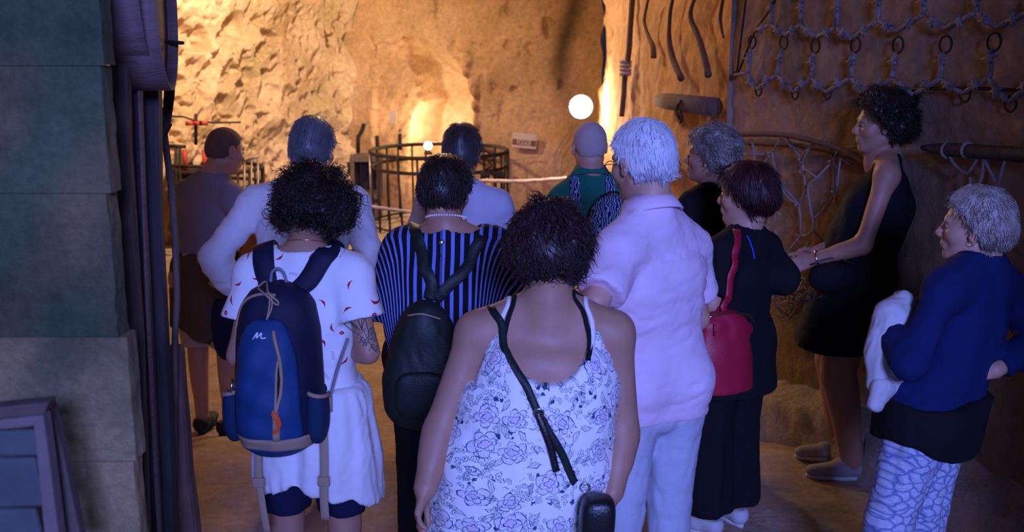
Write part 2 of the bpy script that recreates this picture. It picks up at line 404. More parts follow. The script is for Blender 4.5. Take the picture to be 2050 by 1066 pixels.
# --- doorway of dressed stone: every block is a piece
doorw = bpy.data.objects.new('wall_front', None); COL.objects.link(doorw); doorw['kind'] = 'structure'
def stone_block(x0, x1, y0, y1, z0, z1, seed, par):
    r = np.random.default_rng(seed); V = []; F = []; n = 14
    # rounded, rough block : cube sphere-ish grid per face pushed by noise
    def face(o, u, v):
        base = len(V)
        for i in range(n+1):
            for j in range(n+1):
                V.append(o+u*i/n+v*j/n)
        for i in range(n):
            for j in range(n):
                a = base+i*(n+1)+j; F.append((a, a+n+1, a+n+2, a+1))
    a = np.array([x0, y0, z0]); dx = np.array([x1-x0, 0, 0]); dy = np.array([0, y1-y0, 0]); dz = np.array([0, 0, z1-z0])
    face(a, dx, dz); face(a+dx, dy, dz); face(a+dz, dx, dy); face(a, dz, dy); face(a, dy, dx)
    V = np.array(V); c = (a+a+dx+dy+dz)/2; h = (dx+dy+dz)/2
    q = (V-c)/h
    rnd = np.clip(np.abs(q)-.93, 0, 1)
    near = (np.abs(q) > .93).sum(1)
    V = V-np.sign(q)*np.where(near[:, None] > 1, rnd*.012, 0)
    k = .006*snoise(V, 9, seed)+.004*snoise(V, 30, seed+1, 14)
    V = V+np.array([0, -1, 0])*k[:, None]*1.0+np.array([1, 0, 0])*k[:, None]*(np.abs(V[:, 0]-x1) < .03)[:, None]
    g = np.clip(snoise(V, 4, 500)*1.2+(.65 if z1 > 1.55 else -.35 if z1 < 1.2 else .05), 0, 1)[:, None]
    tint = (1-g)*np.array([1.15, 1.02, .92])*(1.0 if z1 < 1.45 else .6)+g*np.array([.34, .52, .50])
    ob = mesh_obj('stone', V, F, m_block, par, color=tint); return ob
PY = 2.12
rows = [at(150, y, PY)[2] for y in (1400, 1180, 925, 676, 388, 132, -140, -420)]
xe = lambda py: at(np.interp(py, [0, 1066], [224, 276]), py, PY)[0]
for i in range(len(rows)-1):
    z0, z1 = rows[i], rows[i+1]
    if i == 0: z0 = -.03
    e = -.818+.008*((i*7) % 3-1)
    stone_block(-1.45, e, PY, PY+.06, z0, z1, 80+i, doorw)
    stone_block(-2.05, -1.458, PY+.004, PY+.42, z0+.003, z1-.003, 95+i, doorw)
    stone_block(1.56-.01*(i % 2), 2.0, 1.55, 1.95, z0+.003, z1-.003, 110+i, doorw)  # unseen right jamb, added to shape the daylight
MB().box((-1.52, PY+.185, 1.55), (1.10, .35, 3.2)).box((-1.40, PY+.04, 1.55), (1.13, .03, 3.2)).box((2.3, 1.8, 1.6), (1.4, .3, 3.3)).box((.2, 1.9, 3.1), (4.4, .4, .6)).build('mortar', m_caveR, doorw, False)
# ------------------------------------------------------------------ implicit surfaces -> meshes
def axis_coords(lo, hi, base, fine):
    """coordinates from lo to hi with spacing base, finer inside the intervals in fine [(a, b, h)]"""
    out = [lo]; x = lo
    while x < hi:
        h = base
        for a, b, f in fine:
            if a-base <= x <= b: h = min(h, f)
        x += h; out.append(x)
    return np.array(out, np.float32)
class Field:
    def __init__(s, lo, hi, base, fine=()):
        """fine: list of (center, half, h) boxes"""
        s.ax = [axis_coords(lo[i], hi[i], base, [(c[i]-hf[i], c[i]+hf[i], h) for c, hf, h in fine]) for i in range(3)]
        s.F = np.full([len(a) for a in s.ax], .2, np.float32)
    def sub(s, lo, hi):
        sl = []; g = []
        for i in range(3):
            a = np.searchsorted(s.ax[i], lo[i]); b = np.searchsorted(s.ax[i], hi[i])
            if b <= a: return None, None
            sl.append(slice(a, b)); sh = [1, 1, 1]; sh[i] = -1; g.append(s.ax[i][a:b].reshape(sh))
        return tuple(sl), g
    def union(s, pr, k=.02, off=0.0):
        lo, hi, fn = pr; m = .045+k+abs(off)
        sl, g = s.sub(lo-m, hi+m)
        if sl is None: return
        d = fn(*g)-off
        A = s.F[sl]
        if k > 1e-4:
            h = np.clip(.5+.5*(d-A)/k, 0, 1); s.F[sl] = d*(1-h)+A*h-k*h*(1-h)
        else: s.F[sl] = np.minimum(A, d)
    def carve(s, pr, k=.01):
        lo, hi, fn = pr; m = .02+k
        sl, g = s.sub(lo-m, hi+m)
        if sl is None: return
        d = -fn(*g); A = s.F[sl]
        h = np.clip(.5-.5*(d-A)/k, 0, 1); s.F[sl] = d*(1-h)+A*h+k*h*(1-h)
    def cut(s, fn):
        g = [s.ax[0].reshape(-1, 1, 1), s.ax[1].reshape(1, -1, 1), s.ax[2].reshape(1, 1, -1)]
        s.F = np.maximum(s.F, fn(*g)).astype(np.float32)
    def mesh(s):
        F = s.F; F[0] = np.maximum(F[0], .01); F[-1] = np.maximum(F[-1], .01)
        F[:, 0] = np.maximum(F[:, 0], .01); F[:, -1] = np.maximum(F[:, -1], .01); F[:, :, 0] = np.maximum(F[:, :, 0], .01); F[:, :, -1] = np.maximum(F[:, :, -1], .01)
        ins = F < 0
        c = [ins[a:F.shape[0]-1+a, b:F.shape[1]-1+b, d:F.shape[2]-1+d] for a in (0, 1) for b in (0, 1) for d in (0, 1)]
        cnt = sum(x.astype(np.int8) for x in c); act = (cnt > 0) & (cnt < 8)
        I, J, K = np.nonzero(act); n = len(I)
        vid = np.full(act.shape, -1, np.int32); vid[I, J, K] = np.arange(n)
        val = {}
        for a in (0, 1):
            for b in (0, 1):
                for d in (0, 1): val[(a, b, d)] = F[I+a, J+b, K+d]
        acc = np.zeros((n, 3)); num = np.zeros(n)
        cs = list(val.keys())
        for ax in range(3):
            for a in cs:
                if a[ax]: continue
                b = list(a); b[ax] = 1; b = tuple(b)
                va, vb = val[a], val[b]; m = (va < 0) != (vb < 0)
                t = np.where(m, va/np.where(m, va-vb, 1), 0)
                p = np.tile(np.array(a, float), (n, 1)); p[:, ax] = t
                acc[m] += p[m]; num += m
        loc = acc/num[:, None]
        V = np.empty((n, 3))
        for ax, idx in enumerate((I, J, K)):
            A = s.ax[ax]; V[:, ax] = A[idx]+(A[idx+1]-A[idx])*loc[:, ax]
        quads = []
        def q(sel, f):
            i, j, k = np.nonzero(sel); return i, j, k
        # x edges
        m = ins[:-1, 1:-1, 1:-1] != ins[1:, 1:-1, 1:-1]; i, j, k = np.nonzero(m); j += 1; k += 1
        Q = np.stack([vid[i, j-1, k-1], vid[i, j, k-1], vid[i, j, k], vid[i, j-1, k]], 1); fl = ins[i, j, k]; Q[~fl] = Q[~fl][:, ::-1]; quads.append(Q)
        m = ins[1:-1, :-1, 1:-1] != ins[1:-1, 1:, 1:-1]; i, j, k = np.nonzero(m); i += 1; k += 1
        Q = np.stack([vid[i-1, j, k-1], vid[i-1, j, k], vid[i, j, k], vid[i, j, k-1]], 1); fl = ins[i, j, k]; Q[~fl] = Q[~fl][:, ::-1]; quads.append(Q)
        m = ins[1:-1, 1:-1, :-1] != ins[1:-1, 1:-1, 1:]; i, j, k = np.nonzero(m); i += 1; j += 1
        Q = np.stack([vid[i-1, j-1, k], vid[i, j-1, k], vid[i, j, k], vid[i-1, j, k]], 1); fl = ins[i, j, k]; Q[~fl] = Q[~fl][:, ::-1]; quads.append(Q)
        Q = np.concatenate(quads); Q = Q[(Q >= 0).all(1)]
        return V, Q
def relax(V, Q, it=2, lam=.5):
    e = np.concatenate([Q[:, [0, 1]], Q[:, [1, 2]], Q[:, [2, 3]], Q[:, [3, 0]]])
    for _ in range(it):
        acc = np.zeros_like(V); n = np.bincount(e[:, 0], minlength=len(V))+np.bincount(e[:, 1], minlength=len(V))
        for c in range(3):
            acc[:, c] = np.bincount(e[:, 0], V[e[:, 1], c], len(V))+np.bincount(e[:, 1], V[e[:, 0], c], len(V))
        V = V+(acc/np.maximum(n, 1)[:, None]-V)*lam
    return V
def vnormals(V, Q):
    a, b, c, d = (V[Q[:, i]] for i in range(4)); fn = np.cross(c-a, d-b)
    N = np.zeros_like(V)
    for i in range(4):
        for k in range(3): N[:, k] += np.bincount(Q[:, i], fn[:, k], len(V))
    return N/(np.linalg.norm(N, axis=1)[:, None]+1e-12)
# primitives: (lo, hi, fn)
def p_cone(a, b, ra, rb, cut=None, flat=1.0, fax=None):
    a = np.asarray(a, float); b = np.asarray(b, float); ab = b-a; L2 = float(ab@ab)+1e-12; R = max(ra, rb)
    def fn(X, Y, Z):
        px, py, pz = X-a[0], Y-a[1], Z-a[2]
        t = np.clip((px*ab[0]+py*ab[1]+pz*ab[2])/L2, 0, 1)
        qx, qy, qz = px-t*ab[0], py-t*ab[1], pz-t*ab[2]
        d2 = qx*qx+qy*qy+qz*qz
        if fax is not None:
            w_ = qx*fax[0]+qy*fax[1]+qz*fax[2]; d2 = d2+w_*w_*(1/flat**2-1)
        d = np.sqrt(d2)-(ra+(rb-ra)*t)
        if cut is not None:
            c, n = cut; d = np.maximum(d, (X-c[0])*n[0]+(Y-c[1])*n[1]+(Z-c[2])*n[2])
        return d
    return (np.minimum(a, b)-R, np.maximum(a, b)+R, fn)
def p_ell(c, r, R=None, pw=2):
    c = np.asarray(c, float); r = np.asarray(r, float); R = np.eye(3) if R is None else np.asarray(R, float)
    ext = np.sqrt(((R*r[:, None])**2).sum(0)) if pw == 2 else np.abs(R*r[:, None]).sum(0); mn = float(r.min())
    def fn(X, Y, Z):
        px, py, pz = X-c[0], Y-c[1], Z-c[2]; s = 0
        for i in range(3):
            q = (px*R[i, 0]+py*R[i, 1]+pz*R[i, 2])/r[i]
            s = s+(q*q if pw == 2 else np.abs(q)**pw)
        return (s**(1.0/pw)-1)*mn
    return (c-ext, c+ext, fn)
def p_chain(nodes, cut=None):
    """nodes: (center, half width, half depth, width direction)"""
    C = [np.asarray(n[0], float) for n in nodes]
    R = max(max(n[1], n[2]) for n in nodes); lo = np.min(C, 0)-R; hi = np.max(C, 0)+R
    def fn(X, Y, Z):
        best = None
        for i in range(len(nodes)-1):
            a, b = C[i], C[i+1]; ab = b-a; L2 = float(ab@ab)
            t = np.clip(((X-a[0])*ab[0]+(Y-a[1])*ab[1]+(Z-a[2])*ab[2])/L2, 0, 1)
            ts = t*t*(3-2*t)
            w0, w1 = nodes[i], nodes[i+1]
            hw = w0[1]+(w1[1]-w0[1])*ts; hd = w0[2]+(w1[2]-w0[2])*ts
            wd = nrm((np.asarray(w0[3])+np.asarray(w1[3])))
            axd = nrm(ab); wd = nrm(wd-axd*(wd@axd)); dd = np.cross(axd, wd)
            qx, qy, qz = X-a[0]-t*ab[0], Y-a[1]-t*ab[1], Z-a[2]-t*ab[2]
            u = (qx*wd[0]+qy*wd[1]+qz*wd[2])/hw; v = (qx*dd[0]+qy*dd[1]+qz*dd[2])/hd
            s = (qx*axd[0]+qy*axd[1]+qz*axd[2])/hd
            d = ((np.abs(u)**2.3+np.abs(v)**2.3+np.abs(s)**2.3)**(1/2.3)-1)*np.minimum(hw, hd)
            best = d if best is None else np.minimum(best, d)
        if cut is not None:
            c, n = cut; best = np.maximum(best, (X-c[0])*n[0]+(Y-c[1])*n[1]+(Z-c[2])*n[2])
        return best
    return (lo, hi, fn)
def bbox(prims, m=.05):
    lo = np.min([p[0] for p in prims], 0)-m; hi = np.max([p[1] for p in prims], 0)+m; return lo, hi

# ------------------------------------------------------------------ people
def rotz(a): c, s = math.cos(a), math.sin(a); return np.array([[c, -s, 0], [s, c, 0], [0, 0, 1]])
def head_axes(yaw, pitch, roll):
    """rows: right, forward, up. yaw left +, pitch down +, roll towards the right shoulder +"""
    y, p, r = (math.radians(v) for v in (yaw, pitch, roll))
    R = np.array([math.cos(y), math.sin(y), 0]); F = np.array([-math.sin(y), math.cos(y), 0]); U = np.array([0, 0, 1.])
    F2 = F*math.cos(p)-U*math.sin(p); U2 = U*math.cos(p)+F*math.sin(p)
    R3 = R*math.cos(r)-U2*math.sin(r); U3 = U2*math.cos(r)+R*math.sin(r)
    return np.array([R3, F2, U3])
class Person:
    def __init__(s, key, D, x, H, face, head, yaw, pitch=8, roll=0, fem=False, girth=1.0, hs=1.0, neck=None, over=None, lean=(0, 0), hipx=None, shw=None, z0=None, feet=.0, hip_g=None, arm_g=None, leg_g=None):
        """x: pixel column of the hips, D: forward distance; head: pixel (x, y) and distance of the eye-level centre"""
        s.key = key; s.H = H; s.fem = fem; s.g = girth
        sc = H/1.7; s.sc = sc; s.hs = hs*(.94 if fem else 1.0)
        fx = at(x, 600, D); X = atz(x, D, .9)[0]
        zf = float(floorz(X, D)) if z0 is None else z0; s.zf = zf
        s.base = np.array([X, D, zf])
        a = math.radians(face); s.R = np.array([math.cos(a), math.sin(a), 0]); s.Fd = np.array([-math.sin(a), math.cos(a), 0]); U = np.array([0, 0, 1.])
        s.U = U
        C = at(*head); s.hc = C; s.hax = head_axes(yaw, pitch, roll); hR, hF, hU = s.hax
        J = {}
        J['hip'] = np.array([X, D, zf+.53*H])
        # nape / neck base below the head
        nb = C-hU*.085*s.hs-hF*.035*s.hs; J['skull'] = nb
        J['neck'] = (nb+np.array([0, 0, -.075*sc])-s.Fd*.018) if neck is None else at(*neck)
        top = J['neck']
        J['chest'] = J['hip']*.38+top*.62-s.Fd*.0+np.array([0, 0, -.02]); J['waist'] = J['hip']*.72+top*.28+s.Fd*.012
        sw = (.098 if fem else .108)*H if shw is None else shw
        shc = top+np.array([0, 0, -.045*sc])+s.Fd*.0
        J['shL'] = shc-s.R*sw; J['shR'] = shc+s.R*sw
        hw = (.052 if fem else .05)*H
        for sd, sg in (('L', -1), ('R', 1)):
            J['leg'+sd] = J['hip']+s.R*sg*hw-U*.02
            ft = s.base+s.R*sg*hw*1.05
            J['knee'+sd] = (J['leg'+sd]+ft)/2+np.array([0, 0, .02])+s.Fd*.02
            J['ank'+sd] = ft+np.array([0, 0, .055*H*.9])
            J['toe'+sd] = ft+s.Fd*.15*H/1.7*1.0+s.R*sg*.03+np.array([0, 0, .03])
            J['el'+sd] = J['sh'+sd]+s.R*sg*.04+np.array([0, 0, -.175*H])-s.Fd*.01
            J['wr'+sd] = J['el'+sd]+s.Fd*.10+np.array([0, 0, -.12*H])-s.R*sg*.02
        if over:
            for k, v in over.items(): J[k] = np.asarray(v, float) if not isinstance(v, tuple) else at(*v)
        s.J = J
        for sd in 'LR':
            for a_, b_, ln in (('sh', 'el', .172*H), ('el', 'wr', .145*H)):
                q = np.linalg.norm(J[b_+sd]-J[a_+sd])/ln
                if not .75 < q < 1.25: print('LEN', key, a_+sd, round(q, 2))
        s.ag = (arm_g or girth); s.lg = (leg_g or girth); s.hg = (hip_g or girth)
        s.hands = {}
    def torso(s, off=0, low=None, cut=None, grow=0, hipgrow=0, depth=1.0):
        J = s.J; g = s.g; sc = s.sc; R = s.R; U = s.U; f = s.fem
        nrR = nrm(J['shR']-J['shL']); nrR = nrm(nrR*.7+R*.3)
        hg = s.hg
        o = off
        n = [(J['hip']+U*(-.085*sc), (.130*hg*sc+o+hipgrow), (.095*hg*sc*depth+o), R),
             (J['hip']+U*(.0), ((.158 if f else .155)*hg*sc+o+hipgrow*.8), (.110*hg*sc*depth+o), R),
             (J['waist'], ((.125 if f else .142)*g*sc+o+grow), (.095*g*sc*depth+o+grow*.6), nrm(R+nrR*.3)),
             ((J['waist']+J['chest'])/2, ((.130 if f else .152)*g*sc+o+grow), (.100*g*sc*depth+o+grow*.6), nrm(R+nrR)),
             (J['chest'], ((.142 if f else .165)*g*sc+o+grow*.6), (.106*g*sc*depth+o+grow*.4), nrR),
             ((J['chest']*.32+(J['shL']+J['shR'])/2*.68), ((.138 if f else .158)*g*sc+o), (.078*g*sc*depth+o), nrR)]
        pr = [p_chain(n, cut)]
        # bust / belly forward masses
        if f:
            ch = J['chest']+s.Fd*(.075*g)
            for sg in (-1, 1): pr.append(p_ell(ch+nrR*sg*.065*g, np.array([.06, .055, .06])*g*sc+o, np.array([s.R, s.Fd, U])))
        if g > 1.12: pr.append(p_ell(J['waist']+s.Fd*.04, np.array([.13*g, .11*g, .15])*sc+o, np.array([s.R, s.Fd, U])))
        return pr
    def shoulders(s, off=0):
        J = s.J; sc = s.sc; pr = []; g = .5+.5*s.ag
        nk = J['neck']
        for sd, sg in (('L', -1), ('R', 1)):
            pr.append(p_cone(nk+np.array([0, 0, .005])-s.Fd*.0, J['sh'+sd]+np.array([0, 0, .012]), .050*sc*g+off, .044*sc*g+off))
            pr.append(p_cone(nk+np.array([0, 0, -.06]), J['sh'+sd]+np.array([0, 0, -.01]), .06*sc*g+off, .050*sc*g+off))
            pr.append(p_ell(J['sh'+sd], np.array([1, 1, 1])*(.054 if not s.fem else .047)*sc*s.ag+off))
        return pr
    def uparm(s, sd, off=0, t=1.0, end_off=None, flare=0):
        J = s.J; a, b = J['sh'+sd], J['el'+sd]; m = a+(b-a)*t; g = s.ag*s.sc; k = .048 if not s.fem else .043
        r0 = k*g+off; r1 = (k+(.038-k)*t)*g+off+flare
        cut = (m, nrm(b-a)) if t < .99 else None
        return [p_cone(a, b if t >= .99 else a+(b-a)*min(1.15, t+.2), r0, r1 if t >= .99 else r1+(flare*.5), cut)]
    def forearm(s, sd, off=0, t=1.0):
        J = s.J; a, b = J['el'+sd], J['wr'+sd]; g = s.ag*s.sc; m = a+(b-a)*t
        cut = (m, nrm(b-a)) if t < .99 else None
        pr = [p_cone(a, b, .038*g+off, .026*g+off, cut, ), p_ell(a+(b-a)*.26, np.array([.042*g+off, .042*g+off, .075]), None if 1 else None) if 0 else p_cone(a+(b-a)*.15, a+(b-a)*.45, .041*g+off, .036*g+off, cut)]
        return pr
    def leg(s, sd, off=0, cut=None, flare=0, calf=1.0, part='all'):
        J = s.J; g = s.lg*s.sc; h, k, a = J['leg'+sd], J['knee'+sd], J['ank'+sd]
        pr = [p_cone(h+np.array([0, 0, -.02]), k, .086*g+off, .054*g+off+flare*.4, cut), p_cone(h-s.Fd*.035+np.array([0, 0, .0]), h+(k-h)*.4, .085*g+off, .07*g+off, cut)]
        pr += [p_cone(k, a, .052*g+off+flare*.5, .037*g+off+flare, cut)]
        if not flare: pr += [p_cone(k+(a-k)*.12-s.Fd*.016, k+(a-k)*.52-s.Fd*.012, .050*g*calf+off, .040*g*calf+off, cut)]
        return pr
    def hand_frame(s, sd, d, n): s.hands[sd] = (nrm(d), nrm(n))
    def hand(s, sd, curl=.5, d=None, n=None, spread=1.0):
        """d: direction of the fingers, n: palm normal (fingers curl towards it)"""
        J = s.J; w_ = J['wr'+sd]; fa = nrm(w_-J['el'+sd])
        d = fa if d is None else nrm(d); sg = -1 if sd == 'L' else 1
        n = (-s.R*sg if n is None else nrm(n)); n = nrm(n-d*(n@d)); side = np.cross(d, n)      # across the knuckles
        # thumb side: in front when the arm hangs
        if side@s.Fd < 0 and abs(side@s.Fd) > .2: side = -side
        k = s.sc*(.93 if s.fem else 1.0); pr = []
        palm_end = w_+d*.085*k
        pr.append((p_cone(w_, w_+d*.03*k, .027*k, .026*k, None, .75, n), .012))
        for q in (-1, -.33, .33, 1):
            pr.append((p_cone(w_+d*.018*k+side*q*.016*k, palm_end+side*q*.027*k-n*.002, .015*k, .0115*k), .008))
        ln = {1: .066, .33: .076, -.33: .071, -1: .056}
        for q in (1, .33, -.33, -1):
            p = palm_end+side*q*.027*k; L_ = ln[q]*k; c = curl*(1+.12*(-q)); dirv = nrm(d+side*q*.08*spread); r = .0092*k
            for i, fr in enumerate((.45, .31, .24)):
                ang = c*(i+.8)*.75; dd = dirv*math.cos(ang)+n*math.sin(ang); p2 = p+dd*L_*fr
                pr.append((p_cone(p, p2, r, r*.92), .003)); p = p2; r *= .93
        p = w_+d*.028*k+side*.026*k+n*.006; dd = nrm(d*.75+side*.62+n*.35)
        p2 = p+dd*.036*k; pr.append((p_cone(p, p2, .0145*k, .0115*k), .008)); dd = nrm(d*.95+side*.2+n*.35)
        p3 = p2+dd*.030*k; pr.append((p_cone(p2, p3, .011*k, .0098*k), .003)); pr.append((p_cone(p3, p3+nrm(d+n*.4)*.022*k, .0098*k, .008*k), .003))
        return pr
    def head_prims(s):
        C = s.hc; A = s.hax; k = s.hs
        def W(x, y, z): return C+(A[0]*x+A[1]*y+A[2]*z)*k
        def E(c, r): return p_ell(W(*c), np.array(r)*k, A)
        def Cn(a, b, ra, rb): return p_cone(W(*a), W(*b), ra*k, rb*k)
        add = [(E((0, -.014, .032), (.077, .097, .086)), .02), (E((0, .03, -.030), (.058, .060, .078)), .03)]
        for sg in (-1, 1):
            add += [(Cn((sg*.050, -.008, -.055), (sg*.016, .066, -.096), .017, .014), .025), (E((sg*.042, .052, -.022), (.026, .030, .028)), .02)]
        add += [(E((0, .072, -.098), (.021, .018, .017)), .018), (Cn((-.032, .079, .024), (.032, .079, .024), .012, .012), .012)]
        add += [(Cn((0, .088, .012), (0, .108, -.026), .007, .011), .008), (E((0, .100, -.032), (.018, .012, .009)), .008)]
        add += [(Cn((-.019, .085, -.0565), (.019, .085, -.0565), .0055, .0055), .007), (Cn((-.016, .085, -.067), (.016, .085, -.067), .007, .007), .006), (E((0, .086, -.060), (.024, .014, .018)), .012)]
        sub = [(E((sg*.032, .098, .003), (.018, .016, .012)), .012) for sg in (-1, 1)]
        ears = []
        for sg in (-1, 1):
            ears += [(E((sg*.081, -.006, .0), (.009, .018, .030)), .006), (E((sg*.080, .0, -.024), (.008, .011, .014)), .006)]
        esub = [(E((sg*.092, .0, -.002), (.007, .010, .016)), .006) for sg in (-1, 1)]
        neck = [(p_cone(s.J['skull']+s.hax[2]*.02, s.J['neck']+np.array([0, 0, -.02]), .056*k*(.5+.5*s.g)*(.92 if s.fem else 1.02), .060*k*(.45+.55*s.g)*(.92 if s.fem else 1.05)), .03),
                (p_cone(W(0, .02, -.075), s.J['neck']+s.Fd*.05+np.array([0, 0, -.04]), .04*k, .045*k), .03)]
        return add, sub, ears, esub, neck
    def body(s, root, mat, arms='LR', legs=True, hands=None, fingers_fine=True, step=.0105):
        J = s.J; pr = []
        for p in s.torso(off=-.007): pr.append((p, .03))
        for p in s.shoulders(): pr.append((p, .03))
        for sd in 'LR':
            for p in s.uparm(sd)+s.forearm(sd): pr.append((p, .018))
            if legs:
                for p in s.leg(sd): pr.append((p, .02))
                a = J['ank'+sd]; t = J['toe'+sd]
                heel = np.array([a[0], a[1], J['ank'+sd][2]-.045*s.sc])
                pr.append((p_cone(a, heel-(t-heel)*np.array([1, 1, 0])*.12, .036*s.sc, .030*s.sc), .015))
                pr.append((p_cone(heel+s.Fd*.01, t+s.Fd*.03, .032*s.sc, .022*s.sc), .02))
        add, sub, ears, esub, neck = s.head_prims()
        hp = []
        for sd in 'LR':
            h = (hands or {}).get(sd, {}); hp += s.hand(sd, **h)
        allp = [p for p, k in pr+add+ears+neck+hp]
        lo, hi = bbox(allp, .03); lo[2] = max(lo[2], s.zf+.004)
        fine = [(s.hc, np.array([.11, .12, .13]), .0056 if s.hc[1] < 4 else .0066)]
        for sd in 'LR': fine.append((J['wr'+sd]+nrm(J['wr'+sd]-J['el'+sd])*.06, np.array([.06, .06, .08]), .0056))
        F = Field(lo, hi, step*1.22, fine)
        for p, k in pr+neck: F.union(p, k)
        for p, k in add: F.union(p, k)
        for p, k in sub: F.carve(p, k)
        for p, k in ears: F.union(p, k)
        for p, k in esub: F.carve(p, k)
        for p, k in hp: F.union(p, k)
        V, Q = F.mesh(); V = relax(V, Q, 1, .4)
        wt = np.clip((np.linalg.norm(V-s.hc, axis=1)-.17)/.05, 0, 1)
        for sd in 'LR': wt = wt*np.clip((np.linalg.norm(V-J['wr'+sd]-nrm(J['wr'+sd]-J['el'+sd])*.06, axis=1)-.12)/.05, 0, 1)
        V = V+(relax(V, Q, 16, .5)-V)*wt[:, None]
        # lips and cheeks a little redder
        q = (V-s.hc)@s.hax.T/s.hs
        lip = np.exp(-((q[:, 0]/.022)**2+((q[:, 1]-.09)/.012)**2+((q[:, 2]+.061)/.009)**2))[:, None]
        ear = np.exp(-(((np.abs(q[:, 0])-.084)/.015)**2+(q[:, 1]/.02)**2+(q[:, 2]/.035)**2))[:, None]*.35
        mott = (snoise(V, 6, 77)*.05)[:, None]
        tint = 1+mott+lip*np.array([-.05, -.4, -.35])+ear*np.array([.05, -.25, -.25])
        o = mesh_obj('body', V, Q, mat, root, color=np.clip(tint, .2, 1.6))
        for sg in (-1, 1):
            c = s.hc+(s.hax[0]*.031*sg+s.hax[1]*.0765+s.hax[2]*.003)*s.hs
            MB().lathe(c-s.hax[1]*.012, [(.0005, 0), (.0085, .003), (.012, .012), (.0085, .021), (.004, .0235), (.0005, .0245)], 14, s.hax[1]).build('eye', m_eye, o)
            MB().lathe(c+s.hax[1]*.0112, [(.0003, 0), (.0058, 0), (.0045, .0018), (.0003, .0022)], 12, s.hax[1]).build('iris', m_iris, o)
        s.bodyV = V; s.bodyQ = Q
        return o
def cloth_noise(V, N, amp, freq, seed, aniso, n=12):
    q = snoise(V, freq, seed, n, aniso); q = q*.6+.8*(.35-np.sqrt(q*q+.01))
    return V+N*(amp*q)[:, None]
def garment(name, P, prims, mat, root, off=.0, k=.03, cuts=(), step=.010, folds=(), it=2, color=None, carve=()):
    lo, hi = bbox([p if len(p) == 3 else p[0] for p in prims], .04+off)
    F = Field(lo, hi, step)
    for p in prims:
        if len(p) == 2: F.union(p[0], p[1], off)
        else: F.union(p, k, off)
    for c in carve: F.carve(*c) if isinstance(c[0], tuple) else F.carve(c)
    for c in cuts: F.cut(c)
    V, Q = F.mesh(); V = relax(V, Q, it, .5); N = vnormals(V, Q)
    for (amp, freq, seed, aniso) in folds: V = cloth_noise(V, N, amp, freq, seed, aniso)
    o = mesh_obj(name, V, Q, mat, root, color=color); o['_n'] = 1
    P.surf = getattr(P, 'surf', []); P.surf.append((V, Q)); return o
def cut_below(z): return lambda X, Y, Z: z-Z
def cut_above(z): return lambda X, Y, Z: Z-z
def bvh_of(P, names=None):
    V = []; F = []; n = 0
    for v, q in P.surf+[(P.bodyV, P.bodyQ)]:
        V.append(v); F.append(q+n); n += len(v)
    return BVHTree.FromPolygons([tuple(v) for v in np.concatenate(V)], [tuple(int(i) for i in f) for f in np.concatenate(F)])
def ribbon(name, pts, width, thick, mat, root, bvh=None, off=.003, n=40, taper=None, out=None, loc=None, smooth_it=3, maxsnap=.12, kind_round=False):
    """a strap: the path is laid on the surface below it"""
    P = spline(pts, n); N = np.zeros_like(P)
    if bvh is not None:
        for i in range(len(P)):
            h = bvh.find_nearest(Vector(P[i]), maxsnap)
            if h[0] is not None:
                P[i] = np.array(h[0]); N[i] = np.array(h[1])
            else: N[i] = out if out is not None else N[i-1]
        for _ in range(smooth_it):
            P[1:-1] = .5*P[1:-1]+.25*(P[:-2]+P[2:]); N[1:-1] = .5*N[1:-1]+.25*(N[:-2]+N[2:])
        N /= np.linalg.norm(N, axis=1)[:, None]+1e-9
        P = P+N*(off+thick/2)
    else:
        N[:] = nrm(out)
    T = np.gradient(P, axis=0); T /= np.linalg.norm(T, axis=1)[:, None]+1e-9
    Sd = np.cross(T, N); Sd /= np.linalg.norm(Sd, axis=1)[:, None]+1e-9; N = np.cross(Sd, T)
    W = np.full(len(P), width) if taper is None else np.interp(np.linspace(0, 1, len(P)), np.linspace(0, 1, len(taper)), taper)*width
    h = thick/2; V = []; F = []
    prof = [(-.5, 0), (-.46, 1), (0, 1.15), (.46, 1), (.5, 0), (.46, -1), (0, -1), (-.46, -1)]; m = len(prof)
    for i in range(len(P)):
        for a, b in prof: V.append(P[i]+Sd[i]*a*W[i]+N[i]*b*h)
    for i in range(len(P)-1):
        for j in range(m):
            j2 = (j+1) % m; F.append((i*m+j, i*m+j2, (i+1)*m+j2, (i+1)*m+j))
    F.append(tuple(range(m))[::-1]); F.append(tuple((len(P)-1)*m+j for j in range(m)))
    o = mesh_obj(name, V, F, mat, root, True, None, loc); return o
